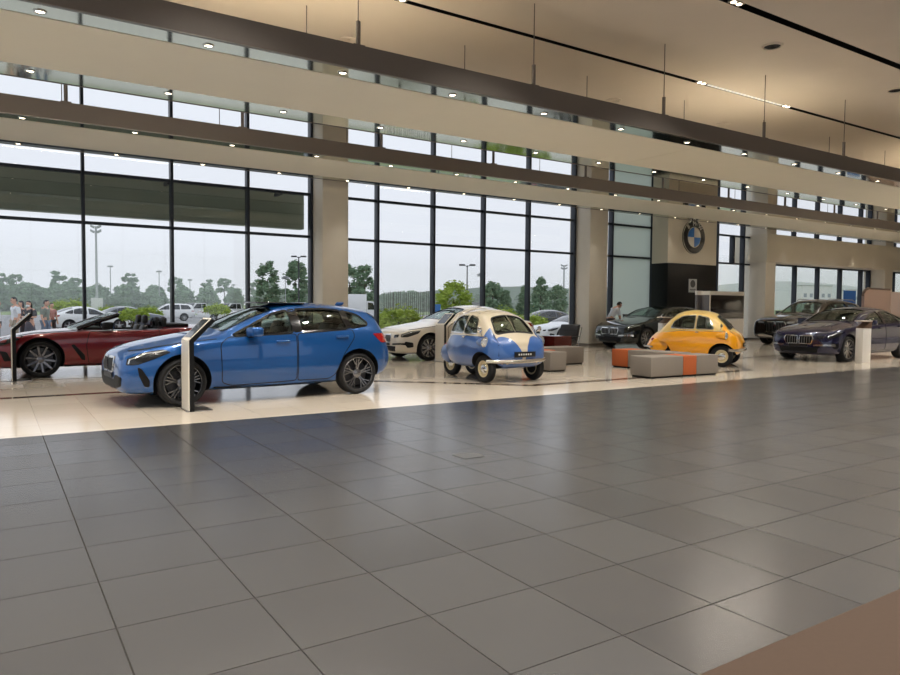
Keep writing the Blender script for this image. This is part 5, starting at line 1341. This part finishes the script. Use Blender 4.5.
# small far buildings, signs, blue panel
def building(x, y, w, d, h, rgb, label, roof=None):
    t = empty('distant_building', (x,y,ZG), R(-20), label, 'building'); m = mat('facade_%d_%d_%d' % rgb, rgb, .8)
    obj('wall', B(-w/2,w/2,-d/2,d/2,0,h), m, t); obj('roof', B(-w/2-.3,w/2+.3,-d/2-.3,d/2+.3,h,h+.3), mat('flat_roof',(150,150,148),.8), t)
    for i in range(max(2,int(w/5))): obj('window', B(-w/2+w*(i+.25)/max(2,int(w/5)), -w/2+w*(i+.75)/max(2,int(w/5)), -d/2-.06,-d/2, h*.55,h*.7), mat('far_window',(150,158,164),.3), t)
building(62.,86.,5.,3.,1.9,(206,206,202),'small white hut with dark windows beyond the blue bubble car roof')
building(520.,300.,26,12,19,(226,226,224),'long low white building in front of the hill, third pane of the right-hand windows')
building(580.,300.,12,12,17,(226,226,224),'white building in front of the hill, fourth pane of the right-hand windows')
t = empty('blue_panel_sign', (21.2,34.,ZG), R(-33), 'small blue sign panel behind the ivory saloon roof', 'sign'); obj('panel', B(-.17,.17,-.02,.02,1.25,1.7), M_blue, t); bm = bmesh.new(); tube(bm,(0,.04,0),(0,.04,1.7),.03,seg=8); obj('post', bm, M_pole, t, 60)
# forested hill beyond the right-hand windows
bm = bmesh.new(); rows = []
hr = random.Random(5)
for i in range(61):
    u = i/60; row = []
    for j in range(13):
        v = j/12; x = 700+2100*u; y = 800+1000*v
        env = (math.sin(PI*min(1,u*1.02+.0))**.7); hh = (96*env*(.75+.25*math.sin(u*9+1.2)+.1*math.sin(u*23)))*math.sin(PI*v)**.8
        row.append(bm.verts.new((x, y, ZG-1+max(0,hh)+hr.uniform(-1.5,1.5)*(hh > 2))))
    rows.append(row)
for a, b in zip(rows, rows[1:]):
    for j in range(12): bm.faces.new((a[j],a[j+1],b[j+1],b[j]))
obj('hill', fix(bm), noisy(mat('forest_hill',(70,92,68),.95), .02, .25), smooth=80, kind='structure')
# thin summer haze over the country outside
HAZE = .0022
hz = bpy.data.materials.new('haze'); hz.use_nodes = True; n_, l_ = nodes(hz); n_.remove(n_['Principled BSDF'])
vs_ = n_.new('ShaderNodeVolumeScatter'); vs_.inputs['Color'].default_value = (.95,.97,1,1); vs_.inputs['Density'].default_value = HAZE; vs_.inputs['Anisotropy'].default_value = .2
l_.new(vs_.outputs[0], n_['Material Output'].inputs['Volume'])
hz2 = hz.copy(); hz2.node_tree.nodes['Volume Scatter'].inputs['Density'].default_value = .0045
o = obj("haze", B(800,2300,500,800,ZG+.02,72), hz, kind='stuff'); tag(o, 'thin pale summer haze hanging over the country outside the windows', 'haze')
o = obj('haze', B(-60,150,89,143,ZG+.02,10), hz2, kind='stuff'); tag(o, 'thin summer haze over the far edge of the car park in front of the tree belt', 'haze')
SC.cycles.volume_bounces = 3; SC.cycles.volume_max_steps = 64
# ================================================================== CAMERA, LIGHT
cam = bpy.data.cameras.new('camera'); co = bpy.data.objects.new('camera', cam); C.objects.link(co)
cam.sensor_width = 36.; cam.sensor_fit = 'HORIZONTAL'; cam.lens = 36.*706.2/900; cam.clip_start = .05; cam.clip_end = 6000
yaw, pitch, roll = .57556, .044136, .007948
f = Vector((math.sin(yaw)*math.cos(pitch), math.cos(yaw)*math.cos(pitch), -math.sin(pitch)))
r = Vector((math.cos(yaw), -math.sin(yaw), 0)); u = r.cross(f)
r2 = r*math.cos(roll)+u*math.sin(roll); u2 = u*math.cos(roll)-r*math.sin(roll)
m3 = Matrix((r2, u2, -f)).transposed(); co.matrix_world = Matrix.Translation((0,0,1.39)) @ m3.to_4x4()
SC.camera = co
w = bpy.data.worlds.new('overcast_sky'); SC.world = w; w.use_nodes = True
n, l = w.node_tree.nodes, w.node_tree.links
bg = n['Background']; tc = n.new('ShaderNodeTexCoord'); sp = n.new('ShaderNodeSeparateXYZ'); l.new(tc.outputs['Generated'], sp.inputs[0])
mr = n.new('ShaderNodeMapRange'); mr.inputs[1].default_value = 0.; mr.inputs[2].default_value = .5; l.new(sp.outputs[2], mr.inputs[0])
mx = n.new('ShaderNodeMix'); mx.data_type = 'RGBA'; mx.inputs[6].default_value = srgb((218,221,227)); mx.inputs[7].default_value = srgb((228,233,243))
nz = n.new('ShaderNodeTexNoise'); nz.inputs['Scale'].default_value = 3.; nz.inputs['Detail'].default_value = 3; l.new(tc.outputs['Generated'], nz.inputs['Vector'])
ad = n.new('ShaderNodeMath'); ad.operation = 'MULTIPLY_ADD'; l.new(nz.outputs['Fac'], ad.inputs[0]); ad.inputs[1].default_value = .3; l.new(mr.outputs[0], ad.inputs[2])
l.new(ad.outputs[0], mx.inputs[0]); l.new(mx.outputs[2], bg.inputs[0]); bg.inputs[1].default_value = SKY
def area(name, loc, sx, sy, power, col, rot=(0,0,0)):
    a = bpy.data.lights.new(name, 'AREA'); a.shape = 'RECTANGLE'; a.size = sx; a.size_y = sy; a.energy = power; a.color = col
    o = bpy.data.objects.new(name, a); C.objects.link(o); o.location = loc; o.rotation_euler = rot
    return o
for a, c, sy, ww in STRIPS:
    area('slot_lamp', ((a+c)/2,sy,HC+.008), c-a, ww-.04, LAMP*(c-a)*(.22 if sy > 9 else (.45 if sy < 5 else 1.)), (1,.91,.80))
for x, y in CEIL:
    sl = bpy.data.lights.new('ceiling_spot', 'SPOT'); sl.energy = CSPOT*(.6 if (y > 7 and x < 12) else 1); sl.spot_size = R(110); sl.spot_blend = .9; sl.shadow_soft_size = .06; sl.color = (1,.95,.88)
    o = bpy.data.objects.new('ceiling_spot', sl); C.objects.link(o); o.location = (x,y,HC-.03)
for x, y, z in DOWN:
    sl = bpy.data.lights.new('downlight_beam', 'SPOT'); sl.energy = SPOT*(.45 if y > 18 else 1); sl.spot_size = R(50 if y > 18 else 84); sl.spot_blend = .9; sl.shadow_soft_size = .045; sl.color = (1,.95,.88)
    o = bpy.data.objects.new('downlight_beam', sl); C.objects.link(o); o.location = (x,y,z-.012)
SC.view_settings.view_transform = 'Standard'; SC.view_settings.look = 'None'; SC.view_settings.gamma = 1.; SC.view_settings.exposure = EXPO
SC.cycles.max_bounces = 10; SC.cycles.diffuse_bounces = 5; SC.cycles.transparent_max_bounces = 24; SC.cycles.caustics_reflective = True; SC.cycles.blur_glossy = 1.5; SC.cycles.caustics_refractive = False
